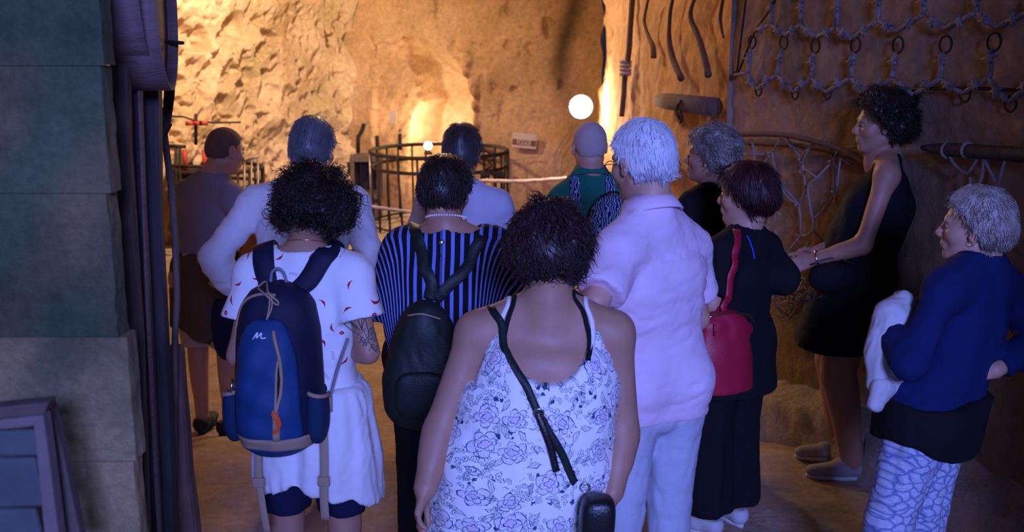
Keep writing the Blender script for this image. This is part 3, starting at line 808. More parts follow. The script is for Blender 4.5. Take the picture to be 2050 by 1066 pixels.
# hair ---------------------------------------------------------------------
def hair(P, root, mat, style='short', dens=1500, top=.012, back=.012, side=.008, length=.05, lift=.25, curl=0.0, crad=.006, width=.0016, nape=-.055, noise=.0, seed=1, frontz=.062, dirw=(0, -.3, -1), clump=0.0, earcut=True, strands_name='strands', comb=None, matcap=None):
    """cap grown over the skull plus locks combed over it"""
    C, A, k = P.hc, P.hax, P.hs
    def W(x, y, z): return C+(A[0]*x+A[1]*y+A[2]*z)*k
    prims = [(p_ell(W(0, -.014, .034), np.array([.079+side, .098+back, .087+top])*k, A), .02),
             (p_ell(W(0, -.050, -.012), np.array([.064+side, .060+back, .060])*k, A), .03)]
    if noise and style == 'curly':
        r = np.random.default_rng(seed)
        for i in range(90):
            v = nrm(r.normal(size=3)); v[1] = v[1] if v[1] < .45 else -v[1]; v = nrm(v)
            if v[2] < -.45: continue
            R3 = np.array([.079+side, .098+back, .087+top])
            prims.append((p_ell(W(*(np.array([0, -.014, .030])+v*R3*.93)), np.ones(3)*r.uniform(.016, .028)*k*(1+noise*8)), .008))
    lo, hi = bbox([p for p, _ in prims], .02)
    F = Field(lo, hi, .006)
    for p, kk in prims: F.union(p, kk)
    def cutf(X, Y, Z):
        q = [(X-C[0])*A[i, 0]+(Y-C[1])*A[i, 1]+(Z-C[2])*A[i, 2] for i in range(3)]
        x, y, z = (v/k for v in q)
        # hairline : face opening, then the nape
        yl = np.interp(z, [-.08, -.03, .0, .03, frontz, frontz+.03, .2], [-.035, -.022, -.002 if earcut else .02, .022, .050, .085, .2])
        wob = .004*np.sin(x*160)+.003*np.sin(z*230+x*90)
        d1 = y-yl+wob
        d2 = (nape-.10*np.clip(y+.06, 0, 1)*0+wob)-z
        return np.maximum(d1, d2)*k
    F.cut(cutf)
    V, Q = F.mesh(); V = relax(V, Q, 1, .4); N = vnormals(V, Q)
    if noise: V = V+N*(noise*(snoise(V, 9, seed, 14)+.6*snoise(V, 18, seed+1, 14)))[:, None]
    o = mesh_obj('hair', V, Q, matcap or mat, root)
    r = np.random.default_rng(seed)
    q = (V-C)@A.T
    ok = np.nonzero(((V-C)*N).sum(1) > -.02)[0]
    n = int(dens*.8*(.7 if C[1] > 4 else 1)); ii = r.choice(ok, n); S = 9 if curl >= .8 else 4
    P0 = V[ii]-N[ii]*.004; Nn = N[ii]
    # combed direction : away from the crown, downwards
    crown = W(*(comb or (0, -.03, .12)))
    rad = P0-crown; rad -= Nn*(rad*Nn).sum(1)[:, None]; rad /= np.linalg.norm(rad, axis=1)[:, None]+1e-6
    gw = np.array(A[0]*dirw[0]+A[1]*dirw[1]+A[2]*dirw[2]); gt = gw-Nn*(Nn@gw)[:, None]
    D = rad*.75+gt*.45+r.normal(size=(n, 3))*(.12+.5*(curl > 0)*.5)
    D -= Nn*(D*Nn).sum(1)[:, None]; D /= np.linalg.norm(D, axis=1)[:, None]+1e-6
    D = D+Nn*(lift*r.uniform(.3, 1.3, n))[:, None]; D /= np.linalg.norm(D, axis=1)[:, None]
    Ls = length*r.uniform(.55, 1.25, n)
    pts = np.zeros((n, S+1, 3)); ph = r.uniform(0, 6.28, n); fr = r.uniform(.8, 1.6, n)
    B = np.cross(D, Nn); B /= np.linalg.norm(B, axis=1)[:, None]+1e-6
    for j in range(S+1):
        t = j/S
        p = P0+D*(Ls*t)[:, None]-Nn*(Ls*lift*.75*t*t)[:, None]
        if curl:
            a = ph+fr*curl*t*6.28; rr = crad*(.3+.7*t)
            p = p+B*(rr*np.cos(a))[:, None]+Nn*(rr*np.sin(a)+rr*.5)[:, None]
        pts[:, j] = p
    ww = width*1.12*r.uniform(.6, 1.3, n)
    T = np.gradient(pts, axis=1); T /= np.linalg.norm(T, axis=2)[..., None]+1e-9
    U_ = np.cross(T, Nn[:, None, :]); U_ /= np.linalg.norm(U_, axis=2)[..., None]+1e-9; V_ = np.cross(T, U_)
    taper = np.interp(np.linspace(0, 1, S+1), np.linspace(0, 1, 7), [1, 1.1, 1.0, .9, .75, .5, .12])
    rings = []
    for a in (0, 2*PI/3, 4*PI/3):
        rings.append(pts+(U_*math.cos(a)+V_*math.sin(a)*.6)*(ww[:, None]*taper[None])[..., None])
    VV = np.stack(rings, 2).reshape(-1, 3)
    base = (np.arange(n)*(S+1)*3)[:, None]; fs = []
    for j in range(S):
        for a in range(3):
            b = (a+1) % 3; fs.append(np.concatenate([base+j*3+a, base+j*3+b, base+(j+1)*3+b, base+(j+1)*3+a], 1))
    so = mesh_obj(strands_name, VV, np.concatenate(fs), mat, o); so['kind'] = 'stuff'
    return o
def hairmat(name, col, col2, rough=.45, spec=.5, scale=9):
    m, nt, b = newmat(name)
    tc = nd(nt, 'ShaderNodeTexCoord').outputs['Object']
    n1 = nd(nt, 'ShaderNodeTexNoise', i_Scale=scale, i_Detail=3.0); L(nt, tc, n1.inputs['Vector'])
    n2 = nd(nt, 'ShaderNodeTexNoise', i_Scale=260.0, i_Detail=2.0); L(nt, tc, n2.inputs['Vector'])
    r = nd(nt, 'ShaderNodeMapRange'); r.inputs[1].default_value = .4; r.inputs[2].default_value = .62
    L(nt, M(nt, 'ADD', M(nt, 'MULTIPLY', n1.outputs[0], .55), M(nt, 'MULTIPLY', n2.outputs[0], .45)), r.inputs[0])
    L(nt, mixc(nt, r.outputs[0], col, col2), b.inputs['Base Color'])
    b.inputs['Roughness'].default_value = rough; b.inputs['Specular IOR Level'].default_value = spec
    return m
def shoe(P, sd, mat, solemat, root, name='shoe', low=True, col=None, ankle=.0):
    """upper (with opening for the foot) and a sole as its own piece"""
    J = P.J; a = J['ank'+sd]; t = J['toe'+sd]; z = P.zf
    d = nrm((t-a)*np.array([1, 1, 0])); side = np.array([d[1], -d[0], 0]); k = P.sc
    c = np.array([a[0], a[1], z]); U = np.array([0, 0, 1.])
    A = np.array([side, d, U])
    pr = [p_cone(c-d*.035*k+U*.05*k, c+d*.05*k+U*.052*k, .040*k, .042*k), p_cone(c+d*.05*k+U*.045*k, c+d*.165*k+U*.030*k, .045*k, .036*k, None, .75, U), p_cone(c-d*.035*k+U*.065*k, c+d*.0*k+U*.08*k, .038*k, .038*k)]
    lo, hi = bbox(pr, .02)
    F = Field(lo, hi, .006)
    for p in pr: F.union(p, .02)
    F.cut(cut_below(z+.014)); F.cut(lambda X, Y, Z: (Z-(z+.088*k+ankle))+.0*X)
    F.carve(p_cone(c+U*.10*k-d*.01, c+U*.16*k-d*.02, .034*k, .04*k), .006)
    V, Q = F.mesh(); V = relax(V, Q, 1)
    up = mesh_obj(name, V, Q, mat, root)
    # sole
    n = 28; pts = []
    for i in range(n):
        th = 2*PI*i/n; u = math.cos(th); v = math.sin(th)
        hw = .041*k*(1.0+.12*v) if v > 0 else .036*k
        pts.append(c+d*(.062*k+v*(.138 if v > 0 else .128)*k)+side*u*hw*(1-.15*(v < -.5)))
    V = [p+U*.002 for p in pts]+[p+U*.018*k for p in pts]+[c+d*.06*k+U*.002, c+d*.06*k+U*.020*k]
    F_ = [(i, (i+1) % n, n+(i+1) % n, n+i) for i in range(n)]+[((i+1) % n, i, 2*n) for i in range(n)]+[(n+i, n+(i+1) % n, 2*n+1) for i in range(n)]
    mesh_obj('sole', V, F_, solemat, up)
    return up
# ------------------------------------------------------------------ cloth and skin materials
def skin(name, c, rough=.5):
    return pmat(name, c, rough, var=.06, vscale=22, bump=.05, bscale=240, attr='tint', spec=.4, sss=.08)
sk_tan = skin('tanned_skin', (.44, .23, .15)); sk_fair = skin('fair_skin', (.55, .31, .22)); sk_dark = skin('sun_browned_skin', (.40, .22, .15))
m_eye, nt, b = newmat('eye_white_and_iris')
g = nd(nt, 'ShaderNodeTexNoise', i_Scale=30.0); L(nt, mixc(nt, g.outputs[0], (.30, .27, .25), (.24, .21, .2)), b.inputs['Base Color']); b.inputs['Roughness'].default_value = .1
m_iris = pmat('dark_iris', (.03, .015, .01), .15, var=.05, bump=0)
def cloth(name, c, rough=.9, var=.05, bump=.12, bscale=420, sheen=.0, vscale=5, col2=None, spec=.2):
    return pmat(name, c, rough, 0, var, vscale, bump, bscale, sheen, col2, None, spec)
def patco(nt):
    a = nd(nt, 'ShaderNodeAttribute', attribute_name='tint'); s = nd(nt, 'ShaderNodeSeparateColor'); L(nt, a.outputs['Color'], s.inputs[0])
    return s.outputs[0], s.outputs[1]
def combine(nt, x, y, z=0):
    n = nd(nt, 'ShaderNodeCombineXYZ')
    for i, v in enumerate((x, y, z)):
        if isinstance(v, (int, float)): n.inputs[i].default_value = v
        else: L(nt, v, n.inputs[i])
    return n.outputs[0]
def cellpolar(nt, u, v, scale, rnd=1.0, sh=0):
    """per Voronoi cell : local x, y (in metres) turned by a random angle, plus the cell's random colour"""
    vn = nd(nt, 'ShaderNodeTexVoronoi', voronoi_dimensions='2D'); vn.inputs['Scale'].default_value = scale; vn.inputs['Randomness'].default_value = rnd
    vec = combine(nt, M(nt, 'ADD', u, sh), M(nt, 'ADD', v, sh*1.7)); L(nt, vec, vn.inputs['Vector'])
    sv = nd(nt, 'ShaderNodeVectorMath', operation='SUBTRACT'); L(nt, vec, sv.inputs[0])
    L(nt, vn.outputs['Position'], sv.inputs[1])
    sx = nd(nt, 'ShaderNodeSeparateXYZ'); L(nt, sv.outputs[0], sx.inputs[0])
    sc = nd(nt, 'ShaderNodeSeparateColor'); L(nt, vn.outputs['Color'], sc.inputs[0])
    a = M(nt, 'MULTIPLY', sc.outputs[0], 6.283); c = M(nt, 'COSINE', a); s = M(nt, 'SINE', a)
    x, y = sx.outputs[0], sx.outputs[1]
    lx = M(nt, 'ADD', M(nt, 'MULTIPLY', x, c), M(nt, 'MULTIPLY', y, s)); ly = M(nt, 'SUBTRACT', M(nt, 'MULTIPLY', y, c), M(nt, 'MULTIPLY', x, s))
    return lx, ly, sc.outputs[1], sc.outputs[2], sc.outputs[0]
def lt(nt, a, b): return M(nt, 'LESS_THAN', a, b)
def absd(nt, a, b): return M(nt, 'ABSOLUTE', M(nt, 'SUBTRACT', a, b))
def mx(nt, *v):
    o = v[0]
    for q in v[1:]: o = M(nt, 'MAXIMUM', o, q)
    return o
def clothbump(nt, b, scale=420, st=.3):
    tc = nd(nt, 'ShaderNodeTexCoord').outputs['Object']; n2 = nd(nt, 'ShaderNodeTexNoise', i_Scale=float(scale), i_Detail=3.0); L(nt, tc, n2.inputs['Vector'])
    bp = nd(nt, 'ShaderNodeBump', i_Strength=st, i_Distance=.003); L(nt, n2.outputs[0], bp.inputs['Height']); L(nt, bp.outputs[0], b.inputs['Normal'])
    b.inputs['Roughness'].default_value = .9; b.inputs['Specular IOR Level'].default_value = .15
def floralmat():
    m, nt, b = newmat('white_cotton_with_blue_flower_drawing'); u, v = patco(nt)
    tc0 = combine(nt, u, v); nz = nd(nt, 'ShaderNodeTexNoise', i_Scale=34.0, i_Detail=2.0); L(nt, tc0, nz.inputs['Vector'])
    sp_ = nd(nt, 'ShaderNodeSeparateColor'); L(nt, nz.outputs['Color'], sp_.inputs[0])
    u = M(nt, 'ADD', u, M(nt, 'MULTIPLY', M(nt, 'SUBTRACT', sp_.outputs[0], .5), .022)); v = M(nt, 'ADD', v, M(nt, 'MULTIPLY', M(nt, 'SUBTRACT', sp_.outputs[1], .5), .022))
    x, y, r1, r2, r0 = cellpolar(nt, u, v, 10.0, .72)
    r = M(nt, 'SQRT', M(nt, 'ADD', M(nt, 'MULTIPLY', x, x), M(nt, 'MULTIPLY', M(nt, 'MULTIPLY', y, y), 1.5))); th = M(nt, 'ARCTAN2', y, x)
    R = M(nt, 'ADD', .030, M(nt, 'MULTIPLY', r1, .014))
    def petals(Rk, ph, n=2.5, lw=.0009, amp=.42):
        c = M(nt, 'ABSOLUTE', M(nt, 'COSINE', M(nt, 'ADD', M(nt, 'MULTIPLY', th, n), ph)))
        rp = M(nt, 'MULTIPLY', M(nt, 'MULTIPLY', R, Rk), M(nt, 'ADD', 1-amp, M(nt, 'MULTIPLY', M(nt, 'POWER', c, .6), amp)))
        line = lt(nt, absd(nt, r, rp), lw*1.3)
        crease = M(nt, 'MULTIPLY', lt(nt, c, .06), lt(nt, r, rp))
        return line, crease, lt(nt, r, rp), rp, c
    l1, c1, in1, rp1, cc1 = petals(1.0, 0.0); l2, c2, in2, rp2, cc2 = petals(.66, 1.2, 2.5); l3, c3, in3, rp3, cc3 = petals(.36, .4, 2.0)
    vein = M(nt, 'MULTIPLY', lt(nt, M(nt, 'ABSOLUTE', M(nt, 'SINE', M(nt, 'MULTIPLY', th, 12.5))), .10), M(nt, 'MULTIPLY', lt(nt, r, M(nt, 'MULTIPLY', rp1, .93)), M(nt, 'GREATER_THAN', r, M(nt, 'MULTIPLY', rp1, .72))))
    big = mx(nt, l1, c1, M(nt, 'MULTIPLY', l2, in1), M(nt, 'MULTIPLY', l3, in1), M(nt, 'MULTIPLY', c2, in2), vein)
    notbig = M(nt, 'SUBTRACT', 1.0, in1)
    # leaves
    x, y, a1, a2, a0 = cellpolar(nt, u, v, 23.0, 1.0, 3.3)
    def leaf(ox, oy, ln, wd):
        xx = M(nt, 'SUBTRACT', x, ox); yy = M(nt, 'SUBTRACT', y, oy)
        t = M(nt, 'DIVIDE', xx, ln); w_ = M(nt, 'MULTIPLY', M(nt, 'SUBTRACT', 1.0, M(nt, 'MULTIPLY', t, t)), wd)
        ay = M(nt, 'ABSOLUTE', yy)
        e = M(nt, 'MULTIPLY', lt(nt, absd(nt, ay, w_), .0008), lt(nt, M(nt, 'ABSOLUTE', t), 1.0))
        mid = M(nt, 'MULTIPLY', lt(nt, ay, .0005), lt(nt, M(nt, 'ABSOLUTE', t), 1.25))
        rib = M(nt, 'MULTIPLY', lt(nt, M(nt, 'ABSOLUTE', M(nt, 'SINE', M(nt, 'MULTIPLY', M(nt, 'SUBTRACT', xx, ay), 900.0))), .16), lt(nt, ay, w_))
        return mx(nt, e, mid, M(nt, 'MULTIPLY', rib, lt(nt, M(nt, 'ABSOLUTE', t), .9)))
    lv = M(nt, 'MULTIPLY', mx(nt, leaf(.0, .003, .018, .0065)), M(nt, 'MULTIPLY', notbig, M(nt, 'GREATER_THAN', a1, .25)))
    # little blossoms
    x, y, b1, b2, b0 = cellpolar(nt, u, v, 62.0, 1.0, 7.7)
    rr = M(nt, 'SQRT', M(nt, 'ADD', M(nt, 'MULTIPLY', x, x), M(nt, 'MULTIPLY', y, y))); t2 = M(nt, 'ARCTAN2', y, x)
    rp = M(nt, 'MULTIPLY', .0062, M(nt, 'ADD', .62, M(nt, 'MULTIPLY', M(nt, 'ABSOLUTE', M(nt, 'COSINE', M(nt, 'MULTIPLY', t2, 2.5))), .38)))
    gn = nd(nt, 'ShaderNodeTexNoise', i_Scale=15.0); L(nt, combine(nt, u, v, 2.0), gn.inputs['Vector'])
    gate = M(nt, 'MULTIPLY', M(nt, 'GREATER_THAN', gn.outputs[0], .48), notbig)
    sm = M(nt, 'MULTIPLY', mx(nt, lt(nt, absd(nt, rr, rp), .0008), lt(nt, rr, .0016), M(nt, 'MULTIPLY', M(nt, 'GREATER_THAN', b1, .93), lt(nt, rr, rp))), gate)
    line = mx(nt, big, lv, sm)
    base = mixc(nt, M(nt, 'MULTIPLY', in1, .35), (.86, .86, .84), (.68, .60, .80))
    base = mixc(nt, M(nt, 'MULTIPLY', in3, .35), base, (.6, .35, .6))
    lc = mixc(nt, r2, (.03, .045, .16), (.04, .11, .15))
    L(nt, mixc(nt, line, base, lc), b.inputs['Base Color']); clothbump(nt, b); return m
def chilimat():
    m, nt, b = newmat('white_jersey_with_chilli_print'); u, v = patco(nt)
    x, y, r1, r2, r0 = cellpolar(nt, u, v, 16.0, .85)
    crescent = M(nt, 'MULTIPLY', lt(nt, absd(nt, y, M(nt, 'MULTIPLY', M(nt, 'MULTIPLY', x, x), 26.0)), M(nt, 'MULTIPLY', .0034, M(nt, 'SUBTRACT', 1.1, M(nt, 'MULTIPLY', M(nt, 'ABSOLUTE', x), 62.0)))), lt(nt, M(nt, 'ABSOLUTE', x), .0165))
    rr = M(nt, 'SQRT', M(nt, 'ADD', M(nt, 'MULTIPLY', x, x), M(nt, 'MULTIPLY', y, y)))
    tomato = M(nt, 'MULTIPLY', lt(nt, rr, .0062), M(nt, 'GREATER_THAN', rr, .0018))
    scr = M(nt, 'MULTIPLY', lt(nt, absd(nt, y, M(nt, 'MULTIPLY', M(nt, 'SINE', M(nt, 'MULTIPLY', x, 1100.0)), .0032)), .0011), lt(nt, M(nt, 'ABSOLUTE', x), .014))
    red = mx(nt, M(nt, 'MULTIPLY', crescent, lt(nt, r1, .62)), M(nt, 'MULTIPLY', tomato, M(nt, 'GREATER_THAN', r1, .84)))
    dk = M(nt, 'MULTIPLY', scr, M(nt, 'MULTIPLY', M(nt, 'GREATER_THAN', r1, .66), lt(nt, r1, .84)))
    c = mixc(nt, red, (.80, .80, .80), (.45, .015, .05)); c = mixc(nt, dk, c, (.16, .10, .22))
    L(nt, c, b.inputs['Base Color']); clothbump(nt, b); return m
def stripemat():
    m, nt, b = newmat('black_jersey_with_blue_stripes'); u, v = patco(nt)
    f = M(nt, 'FRACT', M(nt, 'MULTIPLY', u, 31.0)); s = lt(nt, f, .38)
    L(nt, mixc(nt, s, (.008, .008, .014), (.16, .22, .62)), b.inputs['Base Color']); clothbump(nt, b); return m
def snakemat():
    m, nt, b = newmat('white_cotton_with_blue_scale_print'); u, v = patco(nt)
    vec = combine(nt, u, v); nz = nd(nt, 'ShaderNodeTexNoise', i_Scale=22.0, i_Detail=6.0); L(nt, vec, nz.inputs['Vector'])
    vm = nd(nt, 'ShaderNodeVectorMath', operation='MULTIPLY_ADD'); L(nt, nz.outputs['Color'], vm.inputs[0]); vm.inputs[1].default_value = (.05, .05, 0); L(nt, vec, vm.inputs[2])
    v1 = nd(nt, 'ShaderNodeTexVoronoi', voronoi_dimensions='2D', feature='DISTANCE_TO_EDGE', i_Scale=36.0); L(nt, vm.outputs[0], v1.inputs['Vector'])
    v2 = nd(nt, 'ShaderNodeTexVoronoi', voronoi_dimensions='2D', feature='DISTANCE_TO_EDGE', i_Scale=95.0); L(nt, vm.outputs[0], v2.inputs['Vector'])
    r1 = nd(nt, 'ShaderNodeMapRange'); r1.inputs[1].default_value = .0; r1.inputs[2].default_value = .20; L(nt, v1.outputs[0], r1.inputs[0])
    r2 = nd(nt, 'ShaderNodeMapRange'); r2.inputs[1].default_value = .0; r2.inputs[2].default_value = .16; L(nt, v2.outputs[0], r2.inputs[0])
    f = M(nt, 'MULTIPLY', r1.outputs[0], M(nt, 'ADD', .6, M(nt, 'MULTIPLY', r2.outputs[0], .4)))
    L(nt, mixc(nt, f, (.13, .18, .44), (.58, .62, .76)), b.inputs['Base Color']); clothbump(nt, b); return m
def zebramat():
    m, nt, b = newmat('navy_bag_cloth_with_pale_wavy_lines')
    tc = nd(nt, 'ShaderNodeTexCoord').outputs['Object']
    wv = nd(nt, 'ShaderNodeTexWave', i_Scale=26.0, i_Distortion=9.0, i_Detail=1.0); wv.inputs['Detail Scale'].default_value = 1.4; L(nt, tc, wv.inputs['Vector'])
    L(nt, mixc(nt, M(nt, 'GREATER_THAN', wv.outputs['Fac'], .62), (.012, .018, .06), (.28, .40, .62)), b.inputs['Base Color']); clothbump(nt, b); return m
m_floral = floralmat(); m_chili = chilimat(); m_stripe = stripemat(); m_snake = snakemat(); m_zebra = zebramat()
m_white = cloth('white_cotton', (.80, .80, .80)); m_knit = cloth('off_white_fine_knit', (.72, .73, .76), bscale=300)
m_pink = cloth('pale_pink_polo_cotton', (.80, .62, .74)); m_linen = cloth('pale_blue_linen', (.52, .56, .66), bscale=260, bump=.2)
m_black = cloth('black_cloth', (.009, .009, .013)); m_dkgreen = cloth('bottle_green_jersey', (.015, .17, .13)); m_navy = cloth('navy_jersey', (.008, .018, .095))
m_greyblue = cloth('faded_grey_blue_jersey', (.20, .20, .26)); m_olive = cloth('brown_olive_cloth', (.10, .07, .045), var=.12); m_khaki = cloth('pale_khaki_cotton', (.42, .36, .32))
m_greytee = cloth('pale_grey_jersey', (.50, .52, .66)); m_dknavy = cloth('dark_navy_cloth', (.008, .012, .045)); m_teal = cloth('teal_cuff_cloth', (.10, .26, .34))
m_red = pmat('crimson_leather', (.42, .012, .045), .42, var=.06, bump=.1, bscale=240, spec=.5); m_blackleather = pmat('black_leather', (.012, .012, .014), .35, var=.1, bump=.12, bscale=160, spec=.5)
m_dkgreenleather = pmat('dark_green_leather', (.006, .017, .014), .55, var=.1, bump=.12, bscale=150, spec=.4)
m_silver = pmat('polished_metal', (.7, .7, .72), .25, 1, var=.02, bump=0); m_gold = pmat('gold', (.8, .55, .2), .3, 1, var=.02, bump=0)
m_pearl = pmat('pearls', (.8, .78, .75), .25, var=.02, bump=0, spec=.6); m_rubber = pmat('black_rubber', (.015, .015, .016), .7); m_whiterub = pmat('white_rubber_sole', (.72, .74, .76), .6)
m_cream = cloth('cream_knit', (.60, .60, .62)); m_cord = cloth('tan_webbing', (.38, .27, .18), bscale=500); m_orange = cloth('orange_cord', (.85, .10, .02))
m_packblue = cloth('blue_ripstop_nylon', (.008, .050, .17), rough=.6, bscale=700, spec=.35); m_packnavy = cloth('navy_ripstop_nylon', (.006, .009, .035), rough=.65, bscale=700, spec=.35)
m_mesh = cloth('navy_mesh_pocket', (.010, .03, .08), rough=.7, bump=.3, bscale=330); m_print = pmat('white_print', (.8, .8, .85), .6, var=.02, bump=0)
h_black = hairmat('black_brown_hair', (.012, .007, .006), (.035, .02, .016)); h_auburn = hairmat('dark_auburn_hair', (.035, .010, .012), (.012, .006, .008), .5)
h_burgundy = hairmat('burgundy_hair', (.055, .006, .010), (.018, .004, .006), .5); h_white = hairmat('white_hair', (.74, .76, .80), (.50, .53, .58), .6, .3, 14)
h_grey = hairmat('grey_hair', (.15, .155, .175), (.055, .055, .065)); h_greycurl = hairmat('grey_blond_hair', (.36, .32, .28), (.10, .085, .075), .5, .4, 18)
h_dkgrey = hairmat('dark_greying_hair', (.06, .05, .05), (.022, .018, .018)); h_blond = hairmat('ash_blond_hair', (.48, .42, .38), (.16, .12, .10), .5, .4, 20)
h_stub = pmat('cropped_stubble', (.15, .09, .072), .8, var=.1, bump=.3, bscale=500); h_whstub = pmat('cropped_white_stubble', (.55, .48, .46), .8, var=.08, bump=.3, bscale=500)

def patcoords(P, o, stripes=False, wrap=0):
    me = o.data; n = len(me.vertices); V = np.empty(n*3, np.float32); me.vertices.foreach_get('co', V); V = V.reshape(-1, 3)+origin(o)
    c = P.J['chest']; q = V-c; x = q@P.R; y = q@P.Fd; z = V[:, 2]
    if stripes:
        a = np.abs(x)-.10; s = np.clip(a/.14, 0, 1); s = s*s*(3-2*s); h = np.clip(P.J['shL'][2]+.06-z, 0, 1)
        u = np.abs(x)*1.0+s*h*.9+.02*snoise(V, 3, 5)*np.clip((1.1-z)*2, 0, 1)
        u = np.where(x > 0, u, 10-u)
    else:
        u = (np.arctan2(x, -y)*wrap if wrap else x)+5
    ca = me.color_attributes.get('tint') or me.color_attributes.new('tint', 'FLOAT_COLOR', 'POINT')
    c4 = np.zeros((n, 4), np.float32); c4[:, 0] = u; c4[:, 1] = z+5; c4[:, 3] = 1; ca.data.foreach_set('color', c4.ravel())

ZU = (0, 0, 1); ZD = (0, 0, -1)
def zcut(z, keep='above'): return ((0, 0, z), ZD if keep == 'above' else ZU)
SHIRT_F = [(.006, 9, 5, (1, 1, 1)), (.003, 20, 6, (1, 1, .5))]
def top(name, P, mat, root, sleeve=.55, hem=None, off=.012, flare=.010, neckr=(.072, .075, .045), neckdz=.015, neckfw=.012, hipgrow=.012, grow=.01, folds=None, long=False, sleeve_t=None, sides='LR', step=.010, extra=(), cuts=(), nocarve=False, forearm_t=.97, armoff=0):
    hem = P.J['hip'][2]-.06 if hem is None else hem
    prs = [(p, .035) for p in P.torso(grow=grow, hipgrow=hipgrow)]+[(p, .035) for p in P.shoulders()]
    cutz = [cut_below(hem)] if hem is not None else []
    lg = [(P.leg(sd)[j], .03) for sd in 'LR' for j in (0, 1)]; prs += lg
    for sd in sides:
        st = sleeve if not isinstance(sleeve, dict) else sleeve[sd]
        if long:
            prs += [(p, .022) for p in P.uparm(sd, armoff)]+[(p, .02) for p in P.forearm(sd, armoff+.003, forearm_t)]
        else: prs += [(p, .022) for p in P.uparm(sd, .0+armoff, st, flare=flare)]
        # a hem height must not cut the sleeves: handled by order
    prs += list(extra)
    f = folds if folds is not None else SHIRT_F
    lo, hi = bbox([p[0] for p in prs], .04+off)
    # torso part cut at the hem, then the arms joined
    F = Field(lo, hi, step)
    nt_ = [p for p in prs]
    arms = []; body = []
    na = sum(len(P.uparm('L'))+(len(P.forearm('L')) if long else 0) for _ in sides)
    base = len(P.torso())+len(P.shoulders())+4; body = prs[:base]+prs[base+na:]; arms = prs[base:base+na]
    for p, k in body: F.union(p, k, off)
    for c in cutz: F.cut(c)
    for p, k in arms: F.union(p, k, off)
    for c in cuts: F.cut(c)
    if not nocarve:
        c = P.J['neck']+np.array([0, 0, neckdz])+P.Fd*neckfw
        F.carve(p_ell(c, neckr, np.array([P.R, nrm(P.Fd-.45*P.U), nrm(P.U+.45*P.Fd)])), .006)
        F.carve(p_ell(P.J['neck']+np.array([0, 0, .075]), (.085, .10, .055)), .006)
    V, Q = F.mesh(); V = relax(V, Q, 2, .5); N = vnormals(V, Q)
    for (amp, freq, seed, an) in f: V = cloth_noise(V, N, amp, freq, seed+P.key, an)
    o = mesh_obj(name, V, Q, mat, root); P.surf = getattr(P, 'surf', []); P.surf.append((V, Q)); return o
def trousers(P, mat, root, hem=.10, off=.012, flare=.0, waist=None, name='trousers', folds=None, sides='LR', step=.0115, hipgrow=.0):
    wz = P.J['waist'][2]-.02 if waist is None else waist; hz = P.zf+hem
    prs = [(p, .03) for p in P.torso(cut=zcut(wz, 'below'), hipgrow=hipgrow)[:1]]
    for sd in sides: prs += [(p, .018) for p in P.leg(sd, 0, zcut(hz), flare)]
    folds = folds or [(.005, 8, 15, (1.5, 1.5, .6)), (.003, 22, 16, (1, 1, 1.2))]
    return garment(name, P, prs, mat, root, off, .03, [cut_below(hz), cut_above(wz)], step, folds)
def necklace(P, mat, root, r=.0016, beads=0, drop=.02, name='necklace', rad=(.068, .070)):
    c = P.J['neck']+P.Fd*.02+np.array([0, 0, drop]); R = P.R; Fv = nrm(P.Fd-.35*P.U); mb = MB(); n = beads or 40
    pts = [c+R*rad[0]*P.hs*math.cos(2*PI*i/n)+Fv*rad[1]*P.hs*math.sin(2*PI*i/n) for i in range(n)]
    if beads:
        for p in pts: mb.lathe(p-np.array([0, 0, r]), [(.0002, 0), (r*.75, r*.35), (r, r), (r*.75, r*1.65), (.0002, r*2)], 8)
        o = mb.build(name, mat, root); o['kind'] = 'stuff'; return o
    mb.tube(pts+[pts[0]], r, 6, False); return mb.build(name, mat, root)
def collar(P, mat, root):
    c = P.J['neck']+P.Fd*.010+np.array([0, 0, .004]); R = P.R; Fv = nrm(P.Fd-.42*P.U); Uv = nrm(P.U+.42*P.Fd); n = 48; V = []
    prof = [(.068, -.012), (.064, .018), (.0635, .036), (.070, .040), (.086, .012), (.098, -.016), (.0955, -.020), (.083, .006), (.070, .030)]
    for i in range(n):
        a = -PI/2+(i/(n-1)-.5)*2*PI*.90
        for r, h in prof: V.append(c+(R*math.cos(a)*1.02+Fv*math.sin(a))*r*1.03+Uv*h)
    m = len(prof); F = [(i*m+j, (i+1)*m+j, (i+1)*m+j+1, i*m+j+1) for i in range(n-1) for j in range(m-1)]
    o = mesh_obj('collar', V, F, mat, root); return o
def glasses(P, root, framemat):
    C, A, k = P.hc, P.hax, P.hs
    W = lambda x, y, z: C+(A[0]*x+A[1]*y+A[2]*z)*k
    mb = MB()
    for sg in (-1, 1):
        mb.ring(W(sg*.033, .103, -.002), A[1], .023*k, .0016, 22, 6, .018*k)
        mb.tube([W(sg*.056, .102, .004), W(sg*.072, .09, .006), W(sg*.080, .02, .006), W(sg*.082, -.006, .012), W(sg*.081, -.022, -.006)], .0018, 6)
    mb.tube([W(-.010, .105, .003), W(0, .108, .006), W(.010, .105, .003)], .0015, 6)
    return mb.build('glasses', framemat, root)
def mkperson(P, label, group='visitors listening in the cave'):
    return thing('person', P.base, label, 'person', group)

